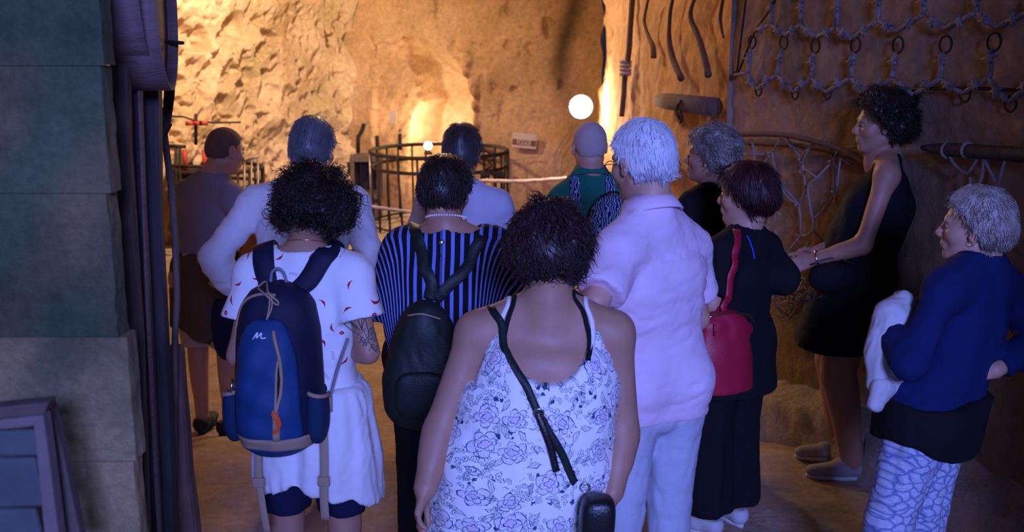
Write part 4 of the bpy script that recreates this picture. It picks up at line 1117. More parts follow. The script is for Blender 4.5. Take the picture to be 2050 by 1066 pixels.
# ==================================================================== 1 man at far left, grey-blue T-shirt
def person_1():
    P = Person(1, 5.6, 408, 1.76, -14, (452, 302, 5.62), -48, 14, 0, over={
        'elR': (510, 486, 5.40), 'wrR': (452, 556, 5.56), 'elL': (362, 500, 5.75), 'wrL': (385, 545, 5.95)}, neck=(424, 352, 5.6))
    P.J['shL'] = at(372, 388, 5.66); P.J['shR'] = at(466, 398, 5.52)
    P.J['ankL'] += P.Fd*.02; P.J['toeR'] = P.J['ankR']+P.R*.13+P.Fd*.10+np.array([0, 0, -.05])
    t = mkperson(P, 'man with shaved head in faded grey-blue T-shirt, brown jacket round his waist')
    b = P.body(t, sk_tan, hands={'L': dict(curl=.8), 'R': dict(curl=.7, d=np.array([-.3, .5, -.3]))}, step=.015)
    top('t_shirt', P, m_greyblue, t, .62, P.J['hip'][2]-.02, flare=.022, off=.011, folds=[(.006, 9, 5, (1, 1, .6)), (.003, 24, 6, (1, 1, 1))])
    trousers(P, m_khaki, t, .52, .018, .03, name='shorts')
    zw = P.J['waist'][2]-.02
    prs = [(p_chain([(P.J['waist'], .162, .125, P.R), (P.J['hip']+P.U*.02, .190, .15, P.R), (P.J['hip']-P.U*.18, .205, .165, P.R), (P.J['hip']-P.U*.36, .215, .17, P.R)]), .03)]
    garment('jacket_round_waist', P, prs, m_olive, t, .0, .03, [cut_above(zw), lambda X, Y, Z: (P.zf+.60+.05*np.sin(X*16)+.04*np.sin(Y*13))-Z], .012, [(.016, 13, 4, (1, 1, .12)), (.006, 30, 5, (1, 1, .3))])
    hair(P, t, h_stub, 'buzz', 300, .003, .002, .001, .004, .3, width=.0008, nape=-.05)
    necklace(P, m_rubber, t, .002, drop=.028, name='neck_cord')
    for s in 'LR': shoe(P, s, m_rubber, m_dknavy, t)
    # dark bag at his right hip
    c = at(462, 655, 5.45); bg = thing('shoulder_bag', c, 'dark navy cloth bag hanging at the hip of the shaven-headed man', 'bag')
    prs = [(p_ell(c, (.10, .07, .19), np.array([P.R, P.Fd, P.U]), 2.8), .02)]
    garment('bag_body', P, prs, m_dknavy, bg, 0, .02, [cut_above(c[2]+.16)], .012, [(.006, 14, 3, (1, 1, .4))])
    P.surf.pop(); bv = bvh_of(P)
    ribbon('strap', [c+P.U*.15, at(462, 500, 5.42), P.J['shL']*.3+P.J['neck']*.7+P.U*.03-P.Fd*.02], .03, .004, m_dknavy, bg, bv, .004)
# ==================================================================== 2 man in white long-sleeved top
def person_2():
    P = Person(2, 4.3, 598, 1.70, 4, (627, 300, 4.34), -14, 12, 0, over={
        'shL': (512, 410, 4.32), 'shR': (706, 410, 4.30), 'elL': (428, 515, 4.22), 'wrL': (476, 598, 4.36), 'elR': (750, 532, 4.22), 'wrR': (700, 600, 4.36)}, neck=(612, 372, 4.28))
    t = mkperson(P, 'grey-haired man in white long-sleeved top, hands on hips')
    P.body(t, sk_fair, hands={'L': dict(curl=.7, d=np.array([.6, .5, -.5]), n=np.array([.3, -.3, -.5])), 'R': dict(curl=.7, d=np.array([-.6, .5, -.5]))}, step=.012)
    top('long_sleeved_top', P, m_knit, t, long=True, forearm_t=.68, off=.013, armoff=.006, grow=.012, hem=P.J['hip'][2]-.05, folds=[(.006, 10, 5, (1, 1, .5)), (.009, 16, 8, (.4, .4, 1.6)), (.003, 40, 9, (1, 1, 1))])
    trousers(P, m_dknavy, t)
    hair(P, t, h_grey, 'short', 4200, .020, .014, .010, .045, .22, width=.0018, nape=-.072, noise=.002)
    for s in 'LR': shoe(P, s, m_blackleather, m_rubber, t)
# ==================================================================== 3 woman with curly hair and backpack
def person_3():
    P = Person(3, 3.15, 612, 1.60, -4, (632, 436, 3.28), -16, 32, 4, fem=True, girth=1.06, hip_g=1.10, over={
        'shL': (512, 552, 3.16), 'shR': (704, 552, 3.12), 'elL': (478, 712, 3.10), 'wrL': (505, 700, 3.38), 'elR': (738, 706, 3.06), 'wrR': (692, 700, 3.34)}, neck=(612, 508, 3.16))
    P.J['kneeR'] += P.R*.02; P.J['toeR'] += P.R*.03
    t = mkperson(P, 'woman with black curly hair, chilli-print T-shirt and long white skirt, wearing a backpack')
    P.body(t, sk_tan, hands={'L': dict(curl=.9), 'R': dict(curl=.9)})
    o = top('t_shirt', P, m_chili, t, .52, P.J['hip'][2]+.06, off=.012, flare=.022, neckr=(.090, .085, .045), folds=[(.005, 10, 5, (1, 1, .6)), (.0015, 20, 6, (1, 1, 1))], step=.0075)
    patcoords(P, o)
    # white overskirt with a dipping hem
    h = P.J['hip']; U = P.U; z0 = P.zf
    prs = [(p_chain([(h+U*.12, .150, .135, P.R), (h+P.R*.02, .185, .155, P.R), (h-U*.20+P.R*.03, .205, .17, P.R), (h-U*.45+P.R*.03, .205, .18, P.R)]), .03)]
    def hemf(X, Y, Z):
        x = (X-h[0]); return (z0+.60-.03*np.clip(x, 0, .4)/.3-.06*np.clip((x-.16)/.1, 0, 1)+.03*np.exp(-((x+.02)/.07)**2)+.02*np.clip(-(x+.1)/.1, 0, 1)*-1)-Z
    garment('overskirt', P, prs, m_white, t, 0, .03, [cut_above(h[2]+.085), hemf], .010, [(.016, 11, 41, (1, 1, .10)), (.006, 26, 5, (1, 1, .25)), (.003, 40, 6, (1, 1, 1))])
    trousers(P, m_dknavy, t, .49, .016, .012, name='shorts')
    hair(P, t, h_black, 'curly', 3600, .044, .036, .036, .070, .55, curl=1.6, crad=.010, width=.0017, nape=-.045, noise=.006, seed=3)
    glasses(P, t, m_blackleather)
    necklace(P, m_gold, t, .0012, drop=.030)
    for s in 'LR': shoe(P, s, m_white, m_whiterub, t)
    # tattoo on the right upper arm : a patch of ink lines lying on the skin
    a, e = P.J['shR'], P.J['elR']; bv = bvh_of(P); ax = nrm(e-a); mb = MB(); r_ = random.Random(4)
    for i in range(16):
        tt = r_.uniform(.60, .92); side = nrm(np.cross(ax, P.Fd)); ang = r_.uniform(-1.0, .9)
        pts = []
        for j in range(7):
            an = ang+j*.14*r_.choice((1, .8)); q = a+(e-a)*(tt+.05*math.sin(j*1.1+i))+(-P.Fd*math.cos(an)+P.R*math.sin(an))*.06
            hh = bv.find_nearest(Vector(q), .1); pts.append(np.array(hh[0])+np.array(hh[1])*.0004 if hh[0] is not None else q)
        mb.tube(spline(pts, 16), .0011, 4)
    mb.build('tattoo', pmat('tattoo_ink', (.03, .08, .09), .7, var=.1, bump=0), t)
    return P
# ==================================================================== 4 far man in pale grey T-shirt
def person_4():
    P = Person(4, 4.85, 925, 1.62, -6, (926, 306, 4.88), -12, 8, 0, over={
        'shL': (858, 412, 4.85), 'shR': (996, 410, 4.85), 'elR': (1022, 482, 4.92), 'wrR': (985, 520, 5.1)}, neck=(918, 372, 4.85))
    t = mkperson(P, 'dark-haired man in pale grey-blue T-shirt standing by the rope')
    P.body(t, sk_tan, step=.016)
    o = top('t_shirt', P, m_greytee, t, .62, off=.013, flare=.02)
    # teal cuff on the right sleeve
    a, e = P.J['shR'], P.J['elR']; d = nrm(e-a); q = a+(e-a)*.58
    MB().lathe(q-d*.02, [(.060, 0), (.062, .002), (.063, .030), (.060, .032), (.056, .030), (.055, 0)], 28, d).build('sleeve_cuff', m_teal, t)
    trousers(P, m_dknavy, t)
    hair(P, t, h_dkgrey, 'short', 3400, .022, .014, .010, .045, .3, width=.002, nape=-.068, seed=4, noise=.003)
    for s in 'LR': shoe(P, s, m_blackleather, m_rubber, t)
# ==================================================================== 5 woman in striped blouse
def person_5():
    P = Person(5, 3.70, 888, 1.585, -3, (894, 384, 3.74), -22, 14, 0, fem=True, girth=1.15, hip_g=1.12, over={
        'shL': (812, 500, 3.72), 'shR': (985, 500, 3.70), 'elL': (790, 650, 3.62), 'wrL': (805, 745, 3.86), 'elR': (1008, 640, 3.62), 'wrR': (960, 690, 3.84)}, neck=(893, 458, 3.68))
    t = mkperson(P, 'woman with short dark hair in black and blue striped batwing blouse')
    P.body(t, sk_tan, hands={'L': dict(curl=.8), 'R': dict(curl=.8)}, step=.0115)
    J = P.J; U = P.U; R = P.R
    ex = []
    for sd, sg in (('L', -1), ('R', 1)):
        a, e = J['sh'+sd], J['el'+sd]
        ex.append((p_cone(a+U*.005, a+(e-a)*.86+R*sg*.035, .062, .078), .04))
        ex.append((p_chain([(a-U*.03-R*sg*.03, .09, .07, R), (a*.2+e*.8-R*sg*.05-U*.04, .09, .085, R), (J['hip']+R*sg*.10+U*.02, .10, .11, R)]), .05))
    ex.append((p_chain([(J['chest'], .17, .12, R), (J['hip'], .20, .15, R), (J['hip']-U*.18, .205, .155, R)]), .04))
    zL = J['elL'][2]+.025
    def cutf(X, Y, Z):   # sleeves end above the elbows, the body hangs lower, longer at the left
        x = np.abs((X-J['chest'][0])*R[0]+(Y-J['chest'][1])*R[1]); return np.where(x > .20, zL-Z, (P.zf+.66+.05*np.clip((X-J['hip'][0])/.2, -1, 1))-Z)*.7
    prs = [(p, .035) for p in P.torso(grow=.01)]+[(p, .035) for p in P.shoulders()]+ex
    c = J['neck']+np.array([0, 0, .012])+P.Fd*.01
    o = garment('blouse', P, prs, m_stripe, t, .012, .04, [cutf], .009, [(.006, 8, 5, (1, 1, .3)), (.004, 22, 7, (1, 1, .5))],
                carve=[(p_ell(c, (.125, .085, .050), np.array([P.R, nrm(P.Fd-.35*P.U), nrm(P.U+.35*P.Fd)])), .006)])
    patcoords(P, o, True)
    # blue piping on the neckline and a small oval pendant label
    bv = bvh_of(P)
    trousers(P, m_black, t, .06, .03, .03, hipgrow=.02)
    hair(P, t, h_black, 'short', 3000, .022, .020, .018, .042, .38, curl=.5, crad=.004, width=.0017, nape=-.060, noise=.003, seed=5)
    necklace(P, m_pearl, t, .0045, 48, drop=.034, name='pearl_necklace', rad=(.078, .078))
    C, A, k = P.hc, P.hax, P.hs
    MB().lathe(C+(A[0]*.083-A[2]*.036+A[1]*.0)*k, [(.001, 0), (.006, .003), (.007, .007), (.005, .012), (.001, .014)], 12, A[2]).build('earring', m_pearl, t)
    q = atz(883, 3.55, 1.30); h = bv.ray_cast(Vector(at(884, 486, 3.3)), Vector(nrm(ray(884, 486))))
    if h[0] is not None:
        q = np.array(h[0]); MB().lathe(q, [(.0005, 0), (.009, .001), (.010, .003), (.007, .005), (.0005, .006)], 16, np.array(h[1])).build('metal_tag', m_silver, t)
    for s in 'LR': shoe(P, s, m_blackleather, m_rubber, t)
    # soft dark green leather backpack
    c = at(852, 735, 3.44); bp = thing('backpack', c, 'soft dark green leather backpack on the striped blouse', 'backpack')
    A3 = np.array([R, P.Fd, U])
    prs = [(p_ell(c+U*.0, (.125, .075, .17), A3, 2.7), .03), (p_ell(c+U*.15, (.075, .06, .085), A3), .04), (p_ell(c-U*.09, (.145, .085, .13), A3, 2.7), .04)]
    keep = P.surf[:]; garment('bag_body', P, prs, m_dkgreenleather, bp, 0, .03, [], .010, [(.007, 12, 3, (1, 1, .35)), (.003, 30, 4, (1, 1, .5))]); P.surf = keep
    prs = [(p_ell(c-P.Fd*.085-U*.075, (.095, .022, .085), A3, 3.2), .02)]
    garment('front_pocket', P, prs, m_dkgreenleather, bp, 0, .02, [], .008, [(.002, 20, 3, (1, 1, .5))]); P.surf = keep
    topc = c+U*.215
    ribbon('strap', [at(826, 440, 3.74)+P.Fd*.10, at(830, 462, 3.66), at(838, 510, 3.52), at(855, 570, 3.48), topc+R*.0], .042, .005, m_dkgreenleather, bp, bv, .004, 44, maxsnap=.2)
    ribbon('strap', [at(975, 448, 3.76)+P.Fd*.10, at(968, 470, 3.66), at(938, 520, 3.52), at(900, 580, 3.46), topc+R*.03], .042, .005, m_dkgreenleather, bp, bv, .004, 44, maxsnap=.2)
    MB().tube(spline([topc-R*.05+U*-.02-P.Fd*.05, topc-P.Fd*.065-U*.01, topc+R*.06-P.Fd*.05-U*.03], 14), .003, 6).build('drawcord', m_cord, bp)
    return P
# ==================================================================== 6 woman in floral camisole, nearest
def person_6():
    P = Person(6, 2.74, 1062, 1.57, 0, (1098, 512, 2.78), 3, 20, 0, fem=True, girth=1.34, hip_g=1.36, arm_g=1.34, over={
        'shL': (955, 668, 2.75), 'shR': (1228, 668, 2.76), 'elL': (884, 858, 2.70), 'wrL': (852, 978, 2.60), 'elR': (1246, 865, 2.74), 'wrR': (1226, 985, 2.64)}, neck=(1098, 610, 2.74))
    t = mkperson(P, 'woman with dark auburn hair in floral camisole top, nearest the camera')
    J = P.J; U = P.U; R = P.R
    J['chest'] = atz(1095, 2.74, J['chest'][2]); J['waist'] = atz(1078, 2.74, J['waist'][2])
    P.body(t, sk_tan, hands={'L': dict(curl=.55, n=np.array([1, .1, 0])), 'R': dict(curl=.55, n=np.array([-1, .1, 0]))}, step=.009)
    c = J['chest']; zb = 1.105
    def cutf(X, Y, Z):
        x = np.abs((X-c[0])*R[0]+(Y-c[1])*R[1]); yf = (Y-c[1])
        zt = np.where(x < .142, zb+.165*(x/.142)**2.6, zb+.165-(x-.142)*3.4)
        zt = np.maximum(zt, zb-.02)
        return (Z-zt)*.45
    prs = [(p, .04) for p in P.torso(grow=.004)]+[(p_chain([(J['chest']-U*.05, .185, .15, R), (J['waist']-R*.01, .215, .175, R), (J['hip']-U*.02-R*.02, .245, .19, R), (J['hip']-U*.35-R*.04, .265, .20, R)]), .04)]
    o = garment('camisole', P, prs, m_floral, t, .010, .04, [cut_below(P.zf+.46), cutf], .0085, [(.007, 7, 5, (1, 1, .18)), (.003, 22, 7, (1, 1, .4))]); patcoords(P, o, wrap=.20)
    bv = bvh_of(P)
    for sx, wdt in ((-.142, .013), (.142, .013)):
        p0 = c+R*sx; q = [np.array([p0[0], c[1]-.16, zb+.10]), np.array([p0[0], c[1]-.13, zb+.17]), np.array([p0[0]-.1*sx, c[1]-.06, 1.335]), np.array([p0[0]-.15*sx, c[1]+.03, 1.33]), np.array([p0[0]-.1*sx, c[1]+.12, 1.22])]
        ribbon('shoulder_strap', q, wdt, .003, m_white, t, bv, .001, 40)
        q2 = [v-np.array([sx*.13, 0, 0]) for v in q]; q2[0] = q2[0]-np.array([0, 0, .0])
        ribbon('bra_strap', q2, .014, .003, m_black, t, bv, .0005, 40)
    trousers(P, m_black, t, .08, .012)
    hair(P, t, h_auburn, 'curly', 4200, .038, .030, .034, .050, .24, curl=.8, crad=.006, width=.0016, nape=-.075, noise=.004, seed=6)
    for s in 'LR': shoe(P, s, m_blackleather, m_rubber, t)
    # black bag worn across the body
    bgc = at(1194, 1075, 2.50); bg = thing('crossbody_bag', bgc, 'black leather crossbody bag hanging behind the floral camisole', 'bag')
    A3 = np.array([nrm(R+U*-.05), P.Fd, U]); keep = P.surf[:]
    garment('bag_body', P, [(p_ell(bgc-U*.02, (.042, .04, .14), A3, 3.4), .02)], m_blackleather, bg, 0, .02, [], .008, [(.003, 20, 3, (1, 1, .5))])
    garment('flap', P, [(p_ell(bgc+U*.055-P.Fd*.010, (.043, .04, .06), A3, 3.4), .02)], m_blackleather, bg, .003, .02, [], .008, []); P.surf = keep
    path = [at(968, 612, 2.90), at(985, 622, 2.74), at(1002, 650, 2.62), at(1022, 700, 2.58), at(1048, 765, 2.56), at(1078, 828, 2.55), at(1110, 885, 2.53), at(1160, 968, 2.50), at(1172, 985, 2.49)]
    ribbon('strap', path, .021, .004, m_dkgreenleather, bg, bv, .003, 60, maxsnap=.25)
    ribbon('strap_tail', [at(1076, 826, 2.55), at(1098, 885, 2.53), at(1120, 950, 2.52)], .019, .004, m_blackleather, bg, bv, .008, 24, maxsnap=.25)
    for (x, y) in ((1078, 828), (1166, 974)):
        h = bv.ray_cast(Vector(at(x, y, 2.2)), Vector(nrm(ray(x, y)))); q = np.array(h[0])+np.array(h[1])*.012 if h[0] is not None else at(x, y, 2.5)
        MB().ring(q, np.array([0, 1, .1]), .013, .0022, 18, 6).build('metal_ring', m_silver, bg)
# ==================================================================== 7 bald man in green
def person_7():
    P = Person(7, 5.0, 1178, 1.72, 4, (1180, 294, 5.02), 10, 8, 0, over={
        'shL': (1122, 405, 5.0), 'shR': (1258, 405, 5.0), 'elL': (1108, 500, 5.02), 'wrL': (1130, 560, 5.2)}, neck=(1182, 352, 5.0))
    t = mkperson(P, 'bald man in dark green T-shirt below the bright lamp')
    P.body(t, sk_fair, step=.016)
    top('t_shirt', P, m_dkgreen, t, .62, off=.012, flare=.02)
    collar(P, m_dkgreen, t)
    trousers(P, m_white, t, .5, .018, .02, name='shorts')
    hair(P, t, h_whstub, 'buzz', 300, -.001, .001, .0005, .004, .3, width=.0007, nape=-.05)
    glasses(P, t, m_silver)
    for s in 'LR': shoe(P, s, m_white, m_whiterub, t)
    c = at(1226, 450, 4.80); bp = thing('backpack', c, 'navy backpack with pale wavy lines on the man in green', 'backpack')
    A3 = np.array([P.R, P.Fd, P.U]); bv = bvh_of(P); keep = P.surf[:]
    garment('bag_body', P, [(p_ell(c-P.U*.07, (.115, .075, .21), A3, 2.8), .02)], m_zebra, bp, 0, .02, [], .010, [(.004, 12, 3, (1, 1, .5))])
    garment('front_pocket', P, [(p_ell(c-P.U*.10-P.Fd*.07, (.085, .03, .10), A3, 3), .02)], m_zebra, bp, 0, .02, [], .010, []); P.surf = keep
    for sx in (-.085, .085):
        p0 = P.J['neck']+P.R*sx
        ribbon('strap', [p0-P.Fd*.10-P.U*.16, p0-P.Fd*.10-P.U*.06, p0-P.Fd*.02+P.U*.0, p0+P.Fd*.08-P.U*.02, p0+P.Fd*.14-P.U*.14], .05, .006, m_zebra, bp, bv, .004, 40)
    MB().tube(spline([c+P.U*.13-P.R*.06, c+P.U*.155-P.Fd*.01, c+P.U*.13+P.R*.06], 12), .005, 8).build('carry_handle', m_black, bp)
# ==================================================================== 8 white-haired man in pink polo
def person_8():
    P = Person(8, 3.22, 1306, 1.755, 24, (1284, 326, 3.24), 40, 10, 0, over={
        'shL': (1242, 502, 3.10), 'shR': (1376, 496, 3.34), 'elL': (1196, 600, 2.98), 'wrL': (1150, 598, 3.2), 'elR': (1400, 640, 3.40), 'wrR': (1290, 640, 3.58)}, neck=(1304, 422, 3.2))
    t = mkperson(P, 'tall white-haired man in pale pink polo shirt and pale trousers, glasses on')
    P.body(t, sk_fair, hands={'L': dict(curl=1.0, d=np.array([.3, .6, .1])), 'R': dict(curl=.8)}, step=.011)
    top('polo_shirt', P, m_pink, t, {'L': .80, 'R': .62}, P.J['hip'][2]-.135, off=.014, flare=.016, grow=.004, hipgrow=.020, folds=[(.007, 7, 5, (1, 1, .5)), (.005, 17, 6, (.7, .7, 1.3)), (.002, 44, 9, (1, 1, 1))], step=.009)
    collar(P, m_pink, t)
    trousers(P, m_linen, t, .05, .014, .012, waist=P.J['hip'][2]-.118, folds=[(.008, 7, 15, (1.5, 1.5, .4)), (.005, 20, 16, (1, 1, 1.0))], step=.010)
    hair(P, t, h_white, 'short', 5200, .018, .012, .007, .036, .20, width=.0017, nape=-.056, noise=.002, seed=8, comb=(.01, -.05, .12))
    glasses(P, t, m_blackleather)
    for s in 'LR': shoe(P, s, m_white, m_whiterub, t)
# ==================================================================== 9 woman with curly grey hair, black top
def person_9():
    P = Person(9, 4.62, 1418, 1.62, 40, (1420, 314, 4.62), 68, -2, 0, fem=True, over={
        'shL': (1385, 415, 4.48), 'shR': (1452, 412, 4.74)}, neck=(1438, 372, 4.64))
    t = mkperson(P, 'woman with curly grey-blond hair in black top with sequinned neckline')
    P.body(t, sk_tan, step=.016)
    top('blouse', P, m_black, t, .9, off=.013, flare=.02, neckr=(.10, .11, .06))
    trousers(P, m_white, t, .08, .025, .025)
    hair(P, t, h_greycurl, 'curly', 2600, .028, .022, .024, .050, .5, curl=1.0, crad=.009, width=.0018, nape=-.050, noise=.005, seed=9)
    # sequins along the neckline
    mb = MB(); r_ = random.Random(5)
    bv = bvh_of(P); c = P.J['neck']
    for i in range(70):
        a = r_.uniform(-.3, 1.9); q = c+P.Fd*(.07+.06*math.sin(a))-P.R*(.09*math.cos(a))-P.U*(.02+.09*math.sin(a)**2)+np.array([r_.uniform(-.008, .008) for _ in range(3)])
        h = bv.find_nearest(Vector(q), .15)
        if h[0] is None: continue
        p = np.array(h[0])+np.array(h[1])*.003; mb.lathe(p, [(.0004, 0), (.006, .001), (.005, .003), (.0004, .004)], 6, np.array(h[1]))
    o = mb.build('sequins', m_silver, t, False); o['kind'] = 'stuff'
    C, A, k = P.hc, P.hax, P.hs
    MB().lathe(C+(-A[0]*.085-A[2]*.036)*k, [(.0004, 0), (.005, .002), (.005, .006), (.0004, .009)], 10, A[2]).build('earring', m_pearl, t)
    for s in 'LR': shoe(P, s, m_blackleather, m_rubber, t)
# ==================================================================== 10 woman with burgundy hair and red bag
def person_10():
    P = Person(10, 4.0, 1462, 1.54, 38, (1492, 392, 3.98), 62, 2, 0, fem=True, girth=1.04, over={
        'shL': (1448, 506, 3.86), 'shR': (1530, 498, 4.10), 'elL': (1425, 612, 3.78), 'wrL': (1400, 640, 3.98), 'elR': (1566, 556, 3.98), 'wrR': (1490, 632, 4.22)}, neck=(1492, 462, 3.98))
    t = mkperson(P, 'woman with short burgundy hair in black dress, red bag on her shoulder')
    P.body(t, sk_fair, hands={'L': dict(curl=.9), 'R': dict(curl=.6, d=np.array([-.4, .2, -.8]))}, step=.011)
    h = P.J['hip']; U = P.U
    ex = [(p_chain([(P.J['waist'], .135, .11, P.R), (h, .17, .14, P.R), (h-U*.22, .19, .16, P.R)]), .04)]
    top('tunic', P, m_black, t, {'L': .78, 'R': 1.0}, P.zf+.62, off=.013, flare=.022, extra=ex, folds=[(.007, 8, 5, (1, 1, .3)), (.003, 24, 6, (1, 1, 1))], neckr=(.078, .08, .045))
    trousers(P, m_black, t, .11, .025, .045, folds=[(.012, 10, 15, (1.2, 1.2, .15)), (.003, 22, 16, (1, 1, 1.2))])
    hair(P, t, h_burgundy, 'short', 4200, .026, .028, .018, .050, .22, width=.0018, nape=-.098, noise=.003, seed=10)
    for s in 'LR': shoe(P, s, m_cream, m_whiterub, t, 'sneaker')
    bv = bvh_of(P)
    ribbon('zip', [at(1516, 462, 3.85), at(1521, 480, 3.85), at(1526, 505, 3.85), at(1526, 522, 3.85)], .007, .003, cloth('bright_blue_zip', (.03, .10, .75)), t, bv, .001, 24, maxsnap=.3)
    # red leather bag
    c = at(1446, 704, 3.72); bg = thing('handbag', c, 'crimson red leather tote bag hanging from the shoulder of the burgundy-haired woman', 'bag')
    X_ = nrm(P.R*.85-P.Fd*.15+np.array([.1, 0, 0])); Y_ = np.array([-X_[1], X_[0], 0]); A3 = np.array([X_, Y_, U])
    keep = P.surf[:]
    prs = [(p_chain([(c+U*.18-X_*.01, .030, .022, X_), (c+U*.10, .100, .046, X_), (c-U*.04, .128, .066, X_), (c-U*.19, .132, .070, X_)]), .02), (p_cone(c+X_*.03+U*.07, c+X_*.115+U*.075, .038, .016), .03)]
    garment('bag_body', P, prs, m_red, bg, 0, .02, [cut_above(c[2]+.155), cut_below(c[2]-.150)], .0075, [(.009, 5, 3, (1, 1, .35)), (.003, 14, 4, (1, 1, .6))])
    P.surf = keep
    ribbon('strap', [c+U*.13-Y_*.02, at(1466, 600, 3.70), at(1480, 545, 3.72), at(1484, 500, 3.76), at(1474, 470, 3.86), P.J['shL']*.55+P.J['neck']*.45+U*.05, P.J['shL']*.6+P.J['neck']*.4+P.Fd*.10, c+P.Fd*.2+U*.3, c+U*.14+Y_*.03], .030, .005, m_red, bg, bv, .005, 60, maxsnap=.06, out=-P.Fd)
    MB().tube(spline([c+U*.145-X_*.085-Y_*.02, c+U*.152-Y_*.028, c+U*.135+X_*.09-Y_*.02, c+U*.10+X_*.135-Y_*.01], 16), .0035, 6).build('zip', m_silver, bg)
    MB().box(c+U*.105-X_*.075-Y_*.05, (.008, .004, .045)).build('zip_tag', m_red, bg)
# ==================================================================== 11 tall woman in black dress by the wall
def person_11():
    P = Person(11, 4.58, 1712, 1.775, 84, (1762, 250, 4.50), 84, 2, 0, fem=True, hs=1.05, over={
        'shL': (1776, 352, 4.34), 'shR': (1782, 350, 4.68), 'elL': (1728, 492, 4.28), 'wrL': (1628, 520, 4.36), 'elR': (1722, 470, 4.66), 'wrR': (1632, 506, 4.50)}, neck=(1775, 312, 4.52), leg_g=1.36)
    J = P.J; J['hip'] = atz(1712, 4.5, J['hip'][2]); J['chest'] = atz(1758, 4.5, J['chest'][2]); J['waist'] = atz(1732, 4.5, J['waist'][2])
    for sd, D, xk, xa in (('L', 4.50, 1676, 1708), ('R', 4.72, 1664, 1682)):
        J['leg'+sd] = atz(1708, D, .92); J['knee'+sd] = atz(xk, D, .50); J['ank'+sd] = atz(xa, D, .085); J['toe'+sd] = J['ank'+sd]+P.Fd*.16+np.array([0, 0, -.055])
    t = mkperson(P, 'tall dark-haired woman in sleeveless black dress leaning back by the right wall')
    P.body(t, sk_tan, hands={'L': dict(curl=.9, d=np.array([-.9, .15, -.35]), n=np.array([-.1, .9, -.4])), 'R': dict(curl=1.0, d=np.array([-.9, -.25, -.35]), n=np.array([-.2, -.9, -.2]))}, step=.0105)
    h = J['hip']; U = P.U; R = P.R
    prs = [(p, .035) for p in P.torso(grow=.008)]+[(p_chain([(J['chest'], .135, .13, R), (J['waist']+P.Fd*.02, .15, .135, R), (h, .18, .16, R), (h-U*.28+P.Fd*.06, .185, .165, R)]), .04)]
    for sd, sg in (('L', -1), ('R', 1)): prs.append((p_cone(J['neck']+R*sg*.05-U*.02, J['sh'+sd]-R*sg*.045+U*.005, .045, .040), .03))
    def armhole(X, Y, Z):
        return 0*X-1+0*Y+0*Z
    carve = []
    for sd, sg in (('L', -1), ('R', 1)):
        a = J['sh'+sd]+R*sg*.030-U*.045; carve.append((p_ell(a, (.050, .062, .115), np.array([R, P.Fd, nrm(U)])), .008))
    carve.append((p_ell(J['neck']+U*.012+P.Fd*.015, (.072, .085, .05), np.array([R, nrm(P.Fd-.4*U), nrm(U+.4*P.Fd)])), .006))
    garment('dress', P, prs, m_black, t, .012, .035, [cut_below(P.zf+.64), ], .0095, [(.007, 8, 5, (1, 1, .3)), (.003, 24, 6, (1, 1, 1))], carve=carve)
    hair(P, t, h_black, 'curly', 3400, .040, .034, .024, .055, .42, curl=.8, crad=.009, width=.0018, nape=-.060, noise=.005, seed=11)
    d = nrm(J['wrL']-J['elL']); MB().ring(J['wrL']-d*.02, d, .033, .004, 26, 8).build('bracelet', m_silver, t)
    sw = cloth('pale_grey_canvas', (.36, .34, .38))
    for s in 'LR': shoe(P, s, sw, m_whiterub, t, 'slip_on_shoe')
    # things she holds
    g = at(1600, 588, 4.36); gl = thing('eyeglasses', g, 'folded dark sunglasses dangling from the clasped hands of the tall woman', 'glasses')
    mb = MB(); mb.ring(g+np.array([.03, 0, -.02]), (0, 1, 0), .024, .003, 18, 6, .019); mb.ring(g+np.array([.085, .02, -.005]), (0, 1, 0), .024, .003, 18, 6, .019); mb.build('lens_frame', m_blackleather, gl)
    MB().tube([g+np.array([-.03, 0, -.03]), g+np.array([.015, 0, .055])], .0025, 6).tube([g+np.array([-.03, 0, -.03]), g+np.array([.05, .01, -.036])], .0025, 6).build('temple_arm', m_blackleather, gl)
    c = at(1668, 540, 4.30); bg = thing('belt_bag', c, 'black leather pouch held against the dress of the tall woman', 'bag')
    keep = P.surf[:]; garment('bag_body', P, [(p_ell(c-U*.035, (.10, .045, .062), np.array([P.Fd, R, U]), 2.6), .02)], m_black, bg, 0, .02, [], .009, [(.003, 14, 3, (1, 1, 1))]); P.surf = keep
    MB().tube(spline([c+P.Fd*.09+U*.02, c+U*.05, c-P.Fd*.10+U*.02], 12), .004, 6).build('handle', m_blackleather, bg)
